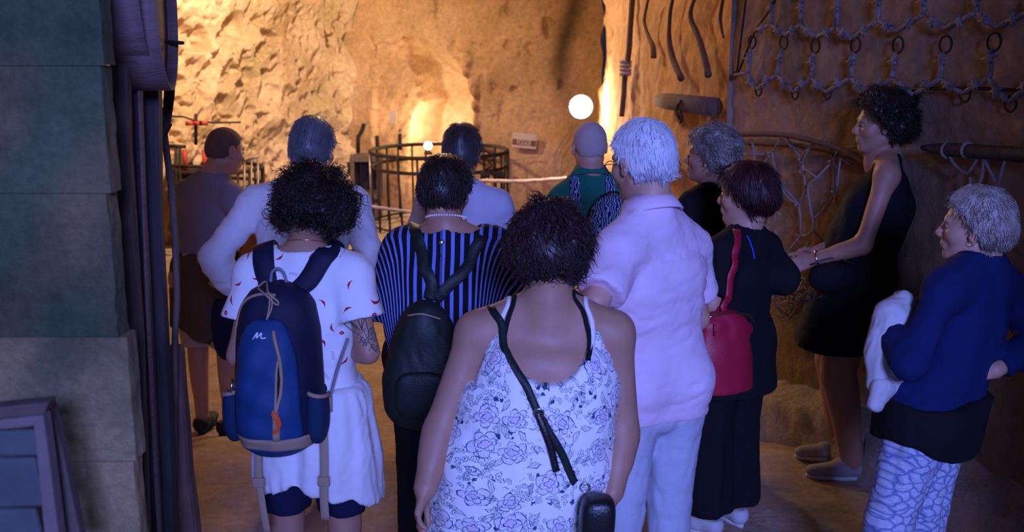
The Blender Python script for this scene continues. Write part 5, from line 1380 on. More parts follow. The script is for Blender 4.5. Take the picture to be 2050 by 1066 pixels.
# ==================================================================== 12 woman in navy at right
def person_12():
    P = Person(12, 3.25, 1842, 1.56, 32, (1950, 456, 3.3), 64, 0, 0, fem=True, girth=1.04, hip_g=1.04, hs=1.02, over={
        'shL': (1893, 582, 3.16), 'shR': (2022, 588, 3.40), 'elL': (1822, 728, 3.06), 'wrL': (1780, 650, 3.22), 'elR': (2078, 690, 3.28), 'wrR': (1992, 742, 3.20)}, neck=(1965, 520, 3.3))
    J = P.J
    J['hip'] = atz(1870, 3.24, J['hip'][2]); J['chest'] = atz(1928, 3.28, J['chest'][2]); J['waist'] = atz(1905, 3.26, J['waist'][2])
    for sd, D, xk, xa in (('L', 3.17, 1780, 1742), ('R', 3.30, 1850, 1832)):
        J['leg'+sd] = atz(1842 if sd == 'L' else 1885, D, .80); J['knee'+sd] = atz(xk, D, .44); J['ank'+sd] = atz(xa, D, .08); J['toe'+sd] = J['ank'+sd]+P.Fd*.15+np.array([0, 0, -.05])
    t = mkperson(P, 'woman with short ash-blond hair in navy sweater and blue scale-print trousers')
    P.body(t, sk_fair, hands={'L': dict(curl=.6, d=np.array([.5, .4, .5]), n=np.array([.3, -.6, -.4])), 'R': dict(curl=.5, d=np.array([-.6, .1, -.1]), n=np.array([0, .7, -.3]))}, step=.0105)
    h = J['hip']; U = P.U
    top('sweater', P, m_navy, t, long=True, forearm_t=.8, off=.014, armoff=.0, grow=.008, hipgrow=.012, hem=P.zf+.80, neckr=(.080, .080, .045), folds=[(.007, 8, 5, (1, 1, .4)), (.005, 19, 6, (.8, .8, 1.2))])
    garment('undershirt', P, [(p_chain([(J['waist']-U*.05-P.R*.02, .125, .115, P.R), (h-P.R*.02, .140, .13, P.R), (h-U*.14-P.R*.03, .140, .13, P.R)]), .03)]+[(P.leg(sd)[j], .03) for sd in 'LR' for j in (0, 1)], m_black, t, .030, .03, [cut_above(P.zf+.86), lambda X, Y, Z: (P.zf+.68+2.2*((X-h[0]+.05)*P.R[0]+(Y-h[1])*P.R[1])**2)-Z], .0105, [(.006, 9, 5, (1, 1, .3))])
    o = trousers(P, m_snake, t, .06, .016, .02, waist=P.J['hip'][2]-.01, folds=[(.010, 8, 15, (1.2, 1.2, .3)), (.004, 20, 16, (1, 1, 1.0))], hipgrow=.012, step=.0105); patcoords(P, o)
    hair(P, t, h_blond, 'short', 5200, .026, .020, .012, .032, .14, curl=.15, crad=.003, width=.0019, nape=-.066, noise=.003, seed=12)
    C, A, k = P.hc, P.hax, P.hs
    MB().ring(C+(-A[0]*.086-A[2]*.038)*k, A[0], .009, .0012, 16, 6).build('earring', m_gold, t)
    for s in 'LR': shoe(P, s, m_white, m_whiterub, t)
    # cream cardigan over the left forearm
    e = J['elL']; c = at(1790, 690, 3.16); cd = thing('cardigan', c, 'cream cardigan draped over the left forearm of the woman in navy', 'cardigan')
    keep = P.surf[:]
    prs = [(p_chain([(at(1806, 610, 3.26), .045, .04, P.R), (at(1790, 640, 3.22), .07, .055, P.R), (at(1776, 710, 3.20), .075, .06, P.R), (at(1766, 770, 3.18), .055, .04, P.R)]), .02), (p_ell(at(1810, 740, 3.22), (.06, .04, .10), np.array([P.R, P.Fd, U])), .03)]
    garment('cardigan_body', P, prs, m_cream, cd, 0, .02, [lambda X, Y, Z: (at(1766, 800, 3.2)[2]+.03*np.sin(X*60))-Z], .0085, [(.014, 17, 4, (1, 1, .25)), (.005, 40, 5, (1, 1, .5))])
    garment('cuff', P, [(p_chain([(at(1768, 775, 3.15), .045, .03, P.R), (at(1752, 812, 3.14), .030, .022, P.R)]), .01)], m_cream, cd, 0, .01, [], .007, [(.005, 50, 4, (1, 1, .3))])
    P.surf = keep
# ------------------------------------------------------------------ the navy backpack of the curly-haired woman
def text_mesh(txt, size):
    cu = bpy.data.curves.new('t', 'FONT'); cu.body = txt; cu.size = size; cu.align_x = 'CENTER'; cu.align_y = 'CENTER'; cu.extrude = .0008; cu.resolution_u = 3
    o = bpy.data.objects.new('t', cu); COL.objects.link(o); dg = bpy.context.evaluated_depsgraph_get(); me = bpy.data.meshes.new_from_object(o.evaluated_get(dg))
    V = np.array([v.co[:] for v in me.vertices]); F = [tuple(p.vertices) for p in me.polygons]
    bpy.data.objects.remove(o); bpy.data.meshes.remove(me); return V, F
def hiking_pack(P):
    c = at(562, 742, 3.02); c[2] = 1.02
    u_ = P.R; w_ = nrm(-P.Fd+np.array([0, 0, .10])); v_ = np.cross(w_, u_); v_ = v_*(1 if v_[2] > 0 else -1)
    bp = thing('backpack', c-w_*.02, 'navy and blue hiking backpack with tan trim on the chilli-print T-shirt', 'backpack')
    VS = [.262, .255, .235, .20, .12, .0, -.10, -.18, -.22, -.245, -.258]; HW = [.004, .045, .082, .108, .124, .130, .134, .130, .112, .075, .01]; DP = [.02, .05, .075, .10, .13, .145, .15, .145, .13, .10, .05]
    hw = lambda v: np.interp(-v, [-x for x in VS], HW); dp = lambda v: np.interp(-v, [-x for x in VS], DP)
    def surf(u, v, off=0):
        h = hw(v); q = np.clip(1-np.abs(u/h)**2.6, 0, 1)**.5; wv = dp(v)*q+.004*np.sin(v*60+u*25)*q+.003*np.sin(u*70-v*31)*q
        return c+u_*u+v_*v+w_*(wv+off)
    # main body : rings
    n = 44; V = []; vs = np.linspace(.262, -.258, 56)
    for v in vs:
        for i in range(n):
            a = 2*PI*i/n; ca, sa = math.cos(a), math.sin(a); h = hw(v); u = h*abs(ca)**.8*(1 if ca > 0 else -1)
            if sa >= 0: V.append(surf(min(max(u, -h*.9999), h*.9999), v))
            else: V.append(c+u_*u+v_*v-w_*.03*abs(sa)**.5)
    F = [(i*n+j, i*n+(j+1) % n, (i+1)*n+(j+1) % n, (i+1)*n+j) for i in range(55) for j in range(n)]+[tuple(range(n)), tuple(55*n+j for j in range(n))[::-1]]
    mesh_obj('main_body', V, F, m_packnavy, bp)
    def patch(name, mat, v0, v1, ul, ur, off, bulge=.0, nu=26, nv=30, par=None):
        V = []; vs = np.linspace(v0, v1, nv)
        for v in vs:
            a, b = ul(v), ur(v)
            for u in np.linspace(a, b, nu):
                t = (u-a)/(b-a+1e-9); s = (v-v0)/(v1-v0); e = min(1, 6*min(t, 1-t, s+.001, 1-s+.001))
                V.append(surf(u, v, off*e**.5-.004*(1-e)+bulge*math.sin(PI*t)*math.sin(PI*s)))
        F = [(i*nu+j, i*nu+j+1, (i+1)*nu+j+1, (i+1)*nu+j) for i in range(nv-1) for j in range(nu-1)]
        o = mesh_obj(name, V, F, mat, par or bp); m = o.modifiers.new('s', 'SOLIDIFY'); m.thickness = .004; m.offset = -1; return o
    pv = [.165, .160, .145, .11, .05, -.02, -.10, -.165, -.20]; pl = [-.012, -.035, -.062, -.085, -.100, -.105, -.108, -.112, -.116]; prr = [.012, .030, .048, .066, .080, .088, .092, .094, .092]
    fl = lambda v: np.interp(-v, [-x for x in pv], pl); fr = lambda v: np.interp(-v, [-x for x in pv], prr)
    fp = patch('front_panel', m_packblue, .165, -.195, fl, fr, .007, .010)
    patch('base_band', m_cord, -.185, -.222, lambda v: -hw(v)*.96, lambda v: hw(v)*.96, .008)
    patch('base_panel', m_packblue, -.217, -.256, lambda v: -hw(v)*.93, lambda v: hw(v)*.93, .008)
    # pockets of mesh at the sides with tan rims
    for sg in (-1, 1):
        q = c+u_*sg*.125-v_*.125+w_*.05; A3 = np.array([u_, w_, v_]); F_ = Field(q-.16, q+.16, .008); F_.union(p_ell(q, (.034, .052, .095), A3, 2.4), .01)
        topz = q+v_*.062
        F_.cut(lambda X, Y, Z: (X-topz[0])*v_[0]+(Y-topz[1])*v_[1]+(Z-topz[2])*v_[2]+.25*sg*((X-topz[0])*u_[0]+(Y-topz[1])*u_[1]))
        Vp, Qp = F_.mesh(); sp_ = mesh_obj('side_pocket', relax(Vp, Qp, 1), Qp, m_mesh, bp)
        pts = [q+v_*(.062-.25*sg*.03*math.cos(a)*1.0)+u_*.031*math.cos(a)+w_*.048*math.sin(a) for a in np.linspace(-.3, PI+.3, 18)]
        MB().tube(pts, .0065, 8).build('trim', m_cord, sp_)
    # zip with two tan edges and a dark gap
    zu = lambda v: np.interp(-v, [-.15, -.09, -.04, .0, .05, .09, .13, .19], [.022, .030, .040, .044, .040, .034, .030, .030])
    def strip(name, mat, vs, off, r, du=0, par=None, flat=1):
        pts = [surf(zu(v)+du(v) if callable(du) else zu(v)+du, v, off) for v in vs]; return MB().tube(pts, r, 6).build(name, mat, par or bp)
    z = strip('zip', m_cord, np.linspace(.135, -.10, 26), .019, .0060, lambda v: .006*math.sin(PI*np.clip((.135-v)/.235, 0, 1)))
    strip('zip_edge', m_cord, np.linspace(.05, -.10, 18), .019, .0045, lambda v: -.009*math.sin(PI*np.clip((.05-v)/.15, 0, 1)), z)
    strip('zip_opening', m_black, np.linspace(.045, -.095, 18), .018, .0044, lambda v: -.001, z)
    patch('webbing', m_cord, -.09, -.19, lambda v: zu(v)-.009, lambda v: zu(v)+.009, .020, par=None, nu=6, nv=10)
    pts = [surf(zu(-.09)-.006, -.092, .018), surf(zu(-.09)-.010, -.105, .022), surf(zu(-.1)+.004, -.125, .024), surf(zu(-.1)+.002, -.155, .022), surf(zu(-.1)-.008, -.158, .022), surf(zu(-.1)+.012, -.135, .024), surf(zu(-.1)+.004, -.10, .022)]
    MB().tube(spline(pts, 30), .0042, 8).build('cord_pull', m_orange, bp)
    # tan piping around the top opening, cord and loop
    pts = [surf(-u, v, .004) for u, v in [(.124, .02), (.120, .10), (.108, .165), (.086, .205), (.055, .225), (.02, .232), (-.015, .230)]]
    MB().tube(spline(pts, 34), .0045, 8).build('piping', m_cord, bp)
    pts = [surf(-.045, .250, .02), surf(-.03, .262, .03), surf(.00, .240, .035), surf(.030, .215, .02), surf(.026, .208, .022), surf(-.01, .235, .03), surf(-.045, .248, .02)]
    MB().tube(spline(pts, 30), .0032, 6).tube(spline([surf(.004, .235, .03), surf(.006, .20, .02), surf(.002, .165, .02)], 12), .003, 6).tube(spline([surf(.010, .235, .03), surf(.014, .20, .02), surf(.004, .170, .02)], 12), .0028, 6).build('drawcord', m_cord, bp)
    # white wave emblem and word on the band
    zig = [(-.042, .098), (-.034, .110), (-.026, .120), (-.030, .104), (-.021, .112), (-.014, .119), (-.015, .105), (-.008, .104), (-.002, .106)]
    MB().tube([surf(x+.004, y+.010, .0135) for x, y in spline([(a, b, 0) for a, b in zig], 40)[:, :2]], [.0022]*40, 5).build('emblem', m_print, fp)
    V, F = text_mesh('Quechua', .026); V = np.array([surf(-.015+x*1.25, -.203+y, .0095+max(zz, 0)) for x, y, zz in V]); mesh_obj('lettering', V, F, m_print, bp, False)
    # key ring on the left side
    MB().tube([surf(-.118, -.02, .02), surf(-.120, -.06, .03)], .005, 6).build('carabiner', m_silver, bp)
    # shoulder straps laid over the T-shirt
    bv = bvh_of(P)
    t1, t2 = c+u_*(-.055)+v_*.235-w_*.0, c+u_*.055+v_*.235-w_*.0
    for nm, path in (('L', [t1, at(520, 560, 3.02), at(524, 520, 3.08), at(532, 498, 3.16), at(540, 490, 3.26), at(540, 520, 3.38)]), ('R', [t2, at(612, 560, 3.02), at(638, 525, 3.06), at(664, 505, 3.13), at(672, 500, 3.26), at(668, 530, 3.36)])):
        ribbon('shoulder_strap', path, .066, .012, m_packnavy, bp, bv, .006, 40, [.75, .95, 1, 1, 1, .9], maxsnap=.2)
    MB().tube(spline([c+v_*.245-u_*.025-w_*.0, c+v_*.285-u_*.018+w_*.01, c+v_*.300+w_*.012, c+v_*.285+u_*.018+w_*.01, c+v_*.245+u_*.025], 18), .0045, 8).build('haul_loop', pmat('grey_webbing', (.25, .27, .33), .7), bp)
    # webbing : tension straps and long tails
    ribbon('tension_strap', [c+u_*.155-v_*.085+w_*.02, c+u_*.175-v_*.0, c+u_*.20+v_*.085-w_*.03], .010, .003, pmat('grey_cord', (.26, .25, .26), .7), bp, None, n=14, out=w_)
    MB().box(c+u_*.148-v_*.105+w_*.03, (.030, .010, .045), np.array([u_, w_, v_])).build('strap_tab', m_cord, bp)
    ribbon('strap_tail', [c-u_*.065-v_*.24+w_*.03, c-u_*.060-v_*.32+w_*.05, c-u_*.045-v_*.42+w_*.06, c-u_*.035-v_*.50+w_*.055], .022, .003, m_cord, bp, None, n=16, out=w_)
    ribbon('strap_tail', [c+u_*.135-v_*.17+w_*.03, c+u_*.142-v_*.28+w_*.05, c+u_*.142-v_*.38+w_*.06, c+u_*.144-v_*.455+w_*.055], .026, .003, m_cord, bp, None, n=16, out=w_)
    for p in (c-u_*.058-v_*.345+w_*.056, c+u_*.142-v_*.335+w_*.058): bevel(MB().box(p, (.036, .010, .030), np.array([u_, w_, v_])).build('buckle', m_cord, bp), .003)

# ------------------------------------------------------------------ things of the cave
m_wood = pmat('old_grey_wood', (.16, .11, .085), .85, var=.2, vscale=14, bump=.3, bscale=60, stretch=(6, 6, .6)); m_dkwood = pmat('dark_blue_black_wood', (.07, .052, .058), .7, var=.2, bump=.25, bscale=50, stretch=(6, 6, .6))
m_brownwood = pmat('brown_branch_wood', (.13, .075, .05), .85, var=.15, bump=.3, bscale=70); m_iron = pmat('rusty_iron', (.045, .027, .020), .8, .3, var=.25, bump=.3, bscale=90)
m_ironlt = pmat('worn_bright_iron', (.5, .42, .36), .35, .9, var=.1, bump=.1); m_rope = pmat('pale_rope', (.50, .40, .34), .95, var=.15, bump=.4, bscale=200); m_netrope = pmat('grey_net_rope', (.33, .29, .30), .95, var=.15, bump=.3, bscale=200)
m_terra = pmat('terracotta', (.38, .15, .08), .85, var=.15, bump=.2, bscale=50); m_redp = pmat('red_painted_iron', (.42, .045, .03), .6, var=.15); m_rim = pmat('lilac_grey_bentwood', (.26, .17, .16), .8, var=.15, bump=.2, stretch=(1, 1, 8))
def poly_prism(name, pts, D, th, mat, parent=None, loc=None, bev=.004):
    """outline seen from the doorway, standing at forward distance D (a number or one per point), with real thickness th"""
    Ds = D if hasattr(D, '__len__') else [D]*len(pts)
    A = [at(x, y, d) for (x, y), d in zip(pts, Ds)]; B = [a+np.array([0, th, 0]) for a in A]; n = len(pts)
    F = [tuple(range(n))[::-1], tuple(range(n, 2*n))]+[(i, (i+1) % n, n+(i+1) % n, n+i) for i in range(n)]
    o = mesh_obj(name, A+B, F, mat, parent, False, None, loc); bevel(o, bev); return o
def board(name, rows, D, th, mat, parent=None, loc=None):
    return poly_prism(name, [(xl, y) for xl, xr, y in rows]+[(xr, y) for xl, xr, y in rows[::-1]], D, th, mat, parent, loc)
def one(o, label, cat, group=None): return props(o, label, cat, group)

def left_cluster():
    G = 'old timber leaning beside the pillar'
    b = lambda rows, D, th, m, lab: one(board('timber_board', rows, D, th, m, None, at(rows[-1][0], 1100, D)), lab, 'board')
    b([(214, 250, -40), (222, 258, 300), (246, 284, 700), (262, 302, 1250)], 2.45, .03, m_wood, 'grey-brown board nearest the stone pillar')
    b([(232, 274, 112), (240, 284, 400), (262, 302, 740), (292, 326, 1250)], 2.60, .04, m_dkwood, 'dark board second from the stone pillar, below the smaller hoop')
    b([(272, 316, 176), (276, 318, 420), (296, 334, 740), (328, 356, 1250)], 2.72, .04, m_dkwood, 'dark blue-black board with pale edge below the larger bentwood hoop')
    b([(272, 277, 110), (283, 289, 420), (290, 296, 620), (322, 329, 1250)], 2.58, .02, m_rim, 'thin pale batten between the two dark boards')
    for (cx, cy, R, D, lab) in ((250, -42, .185, 2.5, 'smaller bentwood sieve hoop hanging nearest the pillar'), (290, -15, .235, 2.62, 'larger bentwood sieve hoop hanging above the dark boards')):
        c = at(cx, cy, D); ax = nrm([.97, .20, 0]); t = thing('sieve_hoop', c, lab, 'hoop', 'sieve hoops')
        V = []; n = 64; u = nrm(np.cross(ax, [0, 0, 1.])); v = np.array([0, 0, 1.]); prof = [(R, -.05), (R, .05), (R-.006, .05), (R-.006, -.05)]
        for i in range(n):
            a = 2*PI*i/n
            for r, h in prof: V.append(c+ax*h+(u*math.cos(a)+v*math.sin(a))*r)
        mesh_obj('rim', V, [(i*4+j, ((i+1) % n)*4+j, ((i+1) % n)*4+(j+1) % 4, i*4+(j+1) % 4) for i in range(n) for j in range(4)], m_rim, t)
        MB().lathe(c+ax*.02, [(.001, 0), (R-.008, .0), (R-.008, .004), (.001, .004)], 40, ax).build('mesh_disc', m_rim, t)
    one(MB().tube([at(300, 84, 2.9), at(366, 86, 2.75)], [.007, .005], 8).build('iron_peg', m_iron, None, loc=at(300, 84, 2.9)), 'dark iron peg sticking out beside the larger hoop', 'peg')
    t = thing('hay_fork', at(345, 700, 2.9), 'old wooden hay fork with bent tines leaning by the boards', 'fork')
    f = lambda pts, r, nm, m: MB().tube(spline([at(x, y, D) for x, y, D in pts], 30), r, 8).build(nm, m, t)
    f([(322, 215, 3.0), (333, 300, 2.98), (343, 380, 2.96), (350, 470, 2.94), (354, 600, 2.92), (350, 700, 2.90), (348, 1000, 2.85)], .010, 'shaft', m_wood)
    f([(338, 112, 3.05), (322, 135, 3.05), (317, 180, 3.02), (322, 260, 3.0)], .0035, 'tine', m_iron); f([(341, 120, 3.05), (332, 145, 3.05), (330, 190, 3.02), (326, 270, 3.0)], .0035, 'tine', m_iron)
    poly_prism('tine', [(338, 150), (333, 165), (328, 230), (331, 270), (337, 235), (345, 190)], 3.0, .012, m_dkwood, t); poly_prism('tine', [(350, 150), (344, 160), (336, 230), (330, 275), (340, 250), (348, 195)], 2.97, .012, m_dkwood, t)
    f([(343, 248, 2.95), (338, 258, 2.95), (332, 270, 2.95)], .004, 'prong', m_iron)
    o = poly_prism('kerb_stone', [(322, 700), (352, 698), (358, 712), (362, 775), (370, 860), (376, 950), (388, 1040), (394, 1100), (322, 1100)], 2.95, .08, pmat('red_brown_kerb_stone', (.20, .12, .095), .9, var=.2, vscale=9, bump=.5, bscale=25), None, at(350, 1100, 2.95), .02)
    one(o, 'worn red-brown kerb stone at the foot of the leaning boards', 'stone')
    # framed panel in the lower left corner
    t = thing('framed_panel', at(50, 1100, 1.80), 'weathered wooden frame around blue-grey boards, lower left by the pillar', 'panel'); mf = pmat('brown_frame_wood', (.15, .10, .085), .8, var=.15, bump=.2); mg = pmat('grey_frame_wood', (.22, .17, .16), .8, var=.12, bump=.2)
    poly_prism('frame_side', [(84, 812), (97, 806), (112, 850), (130, 930), (166, 1100), (120, 1100), (100, 950)], 1.86, .03, mf, t)
    poly_prism('top_rail', [(-60, 822), (97, 806), (88, 832), (-60, 848)], 1.80, .04, mf, t); poly_prism('inner_rail', [(-60, 848), (88, 832), (64, 856), (-60, 868)], 1.79, .03, mg, t)
    poly_prism('stile', [(64, 840), (86, 834), (98, 920), (120, 1100), (90, 1100), (74, 930)], 1.79, .035, mg, t)
    mp = pmat('blue_grey_painted_board', (.10, .12, .12), .8, var=.15, bump=.2)
    for a, b_ in ((862, 914), (918, 1016), (1020, 1110)): poly_prism('plank', [(-60, a+2), (70, a), (92, b_), (-60, b_+4)], 1.83, .015, mp, t, bev=.006)
left_cluster()

def onplane(px, py, A, B, off=.03):
    p = hit(px, py, A, B); t = np.array(B, float)-np.array(A, float); n = nrm(np.array([-t[1], t[0], 0])); n = n if n[:2]@(-p[:2]) > 0 else -n
    return p+n*off
def rods_on_wall():
    G = 'curved wooden yoke rods hanging on the right wall'
    for pts, r, lab in (([(1324, -30), (1312, 20), (1309, 45), (1318, 75), (1326, 92), (1328, 116)], [.008, .011, .012, .014, .020, .022], 'curved wooden rod hanging first left, shortest of the three thick ones'),
                        ([(1372, -20), (1363, 20), (1360, 60), (1361, 90), (1370, 125), (1385, 158)], [.012, .013, .014, .020, .022, .022], 'curved wooden rod hanging second, with thick club end'),
                        ([(1420, -20), (1406, 15), (1405, 40), (1418, 70), (1430, 105), (1441, 152)], [.010, .013, .017, .019, .020, .022], 'curved wooden rod hanging third, right of the club-ended one'),
                        ([(1474, -15), (1467, 20), (1466, 45), (1472, 76)], [.009, .011, .010, .006], 'thin short sickle-shaped rod, rightmost of the hanging rods')):
        P = spline([onplane(x, y, RA, RB, .07) for x, y in pts], 26); rr = np.interp(np.linspace(0, 1, 26), np.linspace(0, 1, len(r)), r)
        one(MB().tube(P, rr, 9, jit=.06).build('curved_rod', m_brownwood, None, loc=P[0]), lab, 'rod', G)
    t = thing('long_pole', onplane(1265, 230, RA, RB, .06), 'long upright wooden pole with rope knot, left of the curved rods', 'pole')
    MB().tube(spline([onplane(x, y, RA, RB, .07) for x, y in [(1287, -40), (1281, 40), (1276, 110), (1269, 150), (1266, 190), (1262, 232)]], 26), [.022]*26, 9, jit=.05).build('shaft', m_brownwood, t)
    c = onplane(1272, 136, RA, RB, .08); mb = MB()
    for i in range(4): mb.ring(c+np.array([0, 0, .03*(i-1.5)]), nrm([.1*(i % 2), .2, 1]), .036, .014, 18, 8)
    mb.build('rope_knot', m_rope, t)
    t = thing('wooden_beam', onplane(1400, 208, RA, RB, .1), 'short horizontal wooden beam fixed to the wall with iron hook', 'beam')
    a, b_ = onplane(1350, 201, RA, RB, .10), onplane(1462, 214, RA, RB, .10); MB().tube([a, a*.8+b_*.2, b_], [.045, .055, .058], 12, jit=.04).build('beam', m_wood, t)
    MB().tube(spline([onplane(x, y, RA, RB, .17) for x, y in [(1417, 202), (1409, 212), (1410, 232), (1414, 243), (1418, 238), (1413, 222)]], 24), .010, 8).build('hook', m_iron, t)
    t = thing('lower_beam', onplane(1360, 328, RA, RB, .1), 'lower dark wooden beam with iron hook behind the white-haired man', 'beam')
    MB().tube([onplane(1330, 322, RA, RB, .08), onplane(1375, 330, RA, RB, .08)], .04, 10).build('beam', m_wood, t)
    MB().tube(spline([onplane(x, y, RA, RB, .15) for x, y in [(1370, 322), (1378, 320), (1380, 340), (1378, 350), (1372, 340)]], 20), .010, 8).build('hook', m_iron, t)
rods_on_wall()
def spiked_net():
    t = thing('spiked_net', onplane(1750, 110, GA, GB, .05), 'large net of forged rods, rings and spikes hanging high on the right wall', 'net')
    g = lambda x, y, o=.05: onplane(x, y, GA, GB, o)
    def rod(a, b, r=.010):
        A, B = g(*a), g(*b); mid = (A+B)/2+np.array([RNG.normal()*.003, 0, RNG.normal()*.003]); MB().tube([A, A*.7+mid*.3, mid, B*.7+mid*.3, B], [r*.8, r*1.15, r*.95, r*1.2, r*.8], 7, jit=.12).build('rod', m_ironnet, t)
    def spk(p, s=1.0):
        c = g(*p, .06); tt = nrm(np.append(np.array(GB)-np.array(GA), 0)); mb = MB(); up = np.array([0, 0, 1.])
        mb.tube([c-tt*.045*s-up*.008, c, c+tt*.045*s+up*.010], [.002, .009, .002], 6); mb.tube([c-up*.028, c, c+up*.028], [.004, .011, .004], 6)
        mb.tube([c-tt*.02+up*.02, c, c+tt*.02-up*.02], [.002, .009, .002], 6); mb.build('spike', m_ironnet, t)
    def rng(p, rx):
        tt = nrm(np.append(np.array(GB)-np.array(GA), 0)); MB().ring(g(*p), np.cross(tt, [0, 0, 1.]), rx, .005, 22, 6).build('ring', m_iron, t)
    JB = [(1513, 148), (1573, 150), (1643, 156), (1722, 156), (1806, 157), (1904, 157), (2000, 157), (2110, 150)]
    RB_ = [(1533, 178), (1607, 184), (1672, 184), (1762, 186), (1850, 190), (1950, 186), (2042, 205)]
    JT = [(1560, 50), (1620, 50), (1693, 55), (1776, 42), (1868, 30), (1976, 25), (2090, 20)]
    RT = [(1528, 62), (1590, 70), (1654, 74), (1724, 78), (1815, 62), (1912, 57), (2016, 54)]
    for i in range(7):
        rod(JB[i], RB_[i]); rod(RB_[i], JB[i+1])
        spk(((JB[i][0]+RB_[i][0])/2-4, (JB[i][1]+RB_[i][1])/2), .8); spk(((JB[i+1][0]+RB_[i][0])/2, (JB[i+1][1]+RB_[i][1])/2-4), .8)
        rng((RB_[i][0]+2, RB_[i][1]+3), .028)
    for i in range(7):
        rod(RT[i], JT[i]);  spk(((RT[i][0]+JT[i][0])/2, (RT[i][1]+JT[i][1])/2+2), .8)
        if i < 6: rod(JT[i], RT[i+1]); spk(((RT[i+1][0]+JT[i][0])/2, (RT[i+1][1]+JT[i][1])/2), .8)
        top_ = (JT[i][0]+6, -60); rod(JT[i], top_, .011); spk((JT[i][0]+3, 14 if i < 3 else 2))
    cr = [(1517, 115), (1581, 116), (1645, 123), (1726, 121), (1812, 121), (1908, 120), (2006, 115)]
    for i, c in enumerate(cr):
        rod(JB[i], c, .010); spk(c); rod(c, (c[0]+3, c[1]-18), .008); rng((c[0]+5, c[1]-31), .034)
    rod((1487, 150), (1513, 148), .009); rng((1487, 150), .016)
    MB().tube([g(1491, 148), g(1513, -30)], .006, 7).build('hanging_rod', m_iron, t)
    MB().tube([g(1493, 148), g(1528, 62), g(1562, 15), g(1585, -30)], .006, 7).build('hanging_rod', m_iron, t)
    MB().tube([g(1850, 178), g(1950, 176), g(2110, 182)], .007, 7).build('hanging_rod', m_iron, t)
m_ironnet = pmat('grey_violet_weathered_iron', (.28, .24, .25), .8, .2, var=.3, vscale=30, bump=.3, bscale=90)
spiked_net()
def rope_nets():
    g = lambda x, y, o=.05: onplane(x, y, GA, GB, o)
    t = thing('hoop_net', g(1600, 290), 'rope net knotted to a bent wooden hoop on the wall beside the tall woman', 'net')
    MB().tube(spline([g(*p, .12) for p in [(1472, 276), (1500, 270), (1560, 267), (1620, 270), (1680, 283), (1735, 300), (1790, 330)]], 40), .014, 9, jit=.05).build('hoop', m_brownwood, t)
    MB().tube(spline([g(*p, .04) for p in [(1472, 276), (1500, 285), (1560, 288), (1620, 292), (1680, 303), (1735, 318), (1790, 335)]], 40), .013, 9, jit=.05).build('hoop', m_brownwood, t)
    lines = [[(1482, 275), (1488, 295), (1500, 306), (1530, 308), (1555, 306), (1575, 292), (1590, 277)], [(1530, 283), (1534, 308), (1532, 335), (1524, 350)], [(1560, 305), (1575, 335), (1592, 368), (1615, 410)], [(1555, 310), (1545, 330), (1548, 370), (1552, 395)],
        [(1594, 265), (1605, 292), (1618, 320), (1624, 345), (1634, 375)], [(1624, 300), (1605, 292), (1590, 278)], [(1620, 315), (1640, 300), (1655, 288), (1680, 285)], [(1670, 278), (1676, 300), (1684, 322), (1686, 350), (1689, 382), (1694, 410)], [(1655, 285), (1640, 305), (1618, 330)], [(1684, 322), (1700, 305), (1725, 296), (1745, 294)],
        [(1675, 330), (1660, 355), (1646, 372), (1650, 410), (1655, 440), (1655, 460)], [(1689, 385), (1672, 410), (1656, 436)], [(1712, 315), (1708, 340), (1702, 375), (1690, 400)], [(1646, 372), (1632, 385), (1615, 410), (1617, 440), (1618, 470)], [(1700, 330), (1690, 350)], [(1712, 315), (1728, 330)], [(1615, 410), (1600, 395), (1590, 370)],
        [(1545, 330), (1530, 360), (1548, 372)], [(1500, 306), (1510, 345), (1520, 395), (1528, 430)], [(1524, 350), (1512, 390), (1500, 420)], [(1592, 368), (1570, 345), (1550, 330)], [(1634, 375), (1622, 392), (1615, 410)], [(1655, 460), (1668, 490), (1660, 510)], [(1560, 480), (1550, 510), (1562, 540)], [(1600, 500), (1612, 530), (1600, 560)], [(1528, 430), (1540, 455), (1536, 480)], [(1500, 420), (1508, 450), (1528, 465)], [(1660, 355), (1640, 340), (1624, 344)], [(1548, 400), (1540, 440), (1550, 450), (1560, 410)], [(1572, 395), (1575, 420), (1570, 445)], [(1575, 420), (1590, 430)], [(1550, 375), (1565, 385), (1575, 400)], [(1535, 420), (1530, 400)], [(1578, 458), (1580, 490), (1582, 508)], [(1618, 470), (1640, 470), (1655, 460)], [(1618, 470), (1600, 500), (1585, 520)], [(1550, 450), (1560, 480), (1580, 490)], [(1582, 508), (1575, 530), (1590, 545)], [(1585, 520), (1620, 500), (1650, 480)]]
    for l in lines: MB().tube(spline([g(x, y, .06+.02*math.sin(x*.1)) for x, y in l], 5*len(l)), .0056, 6, jit=.15).build('cord', m_netrope, t)
    for x, y in [(1488, 296), (1530, 308), (1559, 306), (1592, 366), (1615, 410), (1605, 292), (1622, 318), (1624, 343), (1684, 322), (1689, 383), (1646, 372), (1655, 436), (1712, 315), (1575, 420), (1550, 450), (1582, 508), (1618, 470)]:
        MB().lathe(g(x, y, .065)-np.array([0, 0, .012]), [(.001, .004), (.006, .008), (.0075, .012), (.006, .016), (.001, .020)], 8).build('knot', m_netrope, t)
    # tangle of net below her hands
    t = thing('net_bundle', g(1620, 620), 'tangled bundle of pale net cord low on the wall behind the tall woman', 'net')
    for i in range(16):
        x = RNG.uniform(1590, 1650); y = RNG.uniform(570, 640); pts = [g(x+RNG.normal()*16, y+RNG.normal()*14, RNG.uniform(.03, .10)) for _ in range(5)]
        MB().tube(spline(pts, 22), .0042, 6, jit=.1).build('cord', m_netrope, t)
    t = thing('pole_net', g(1990, 300), 'rope net tied to a horizontal pole above the woman in navy', 'net')
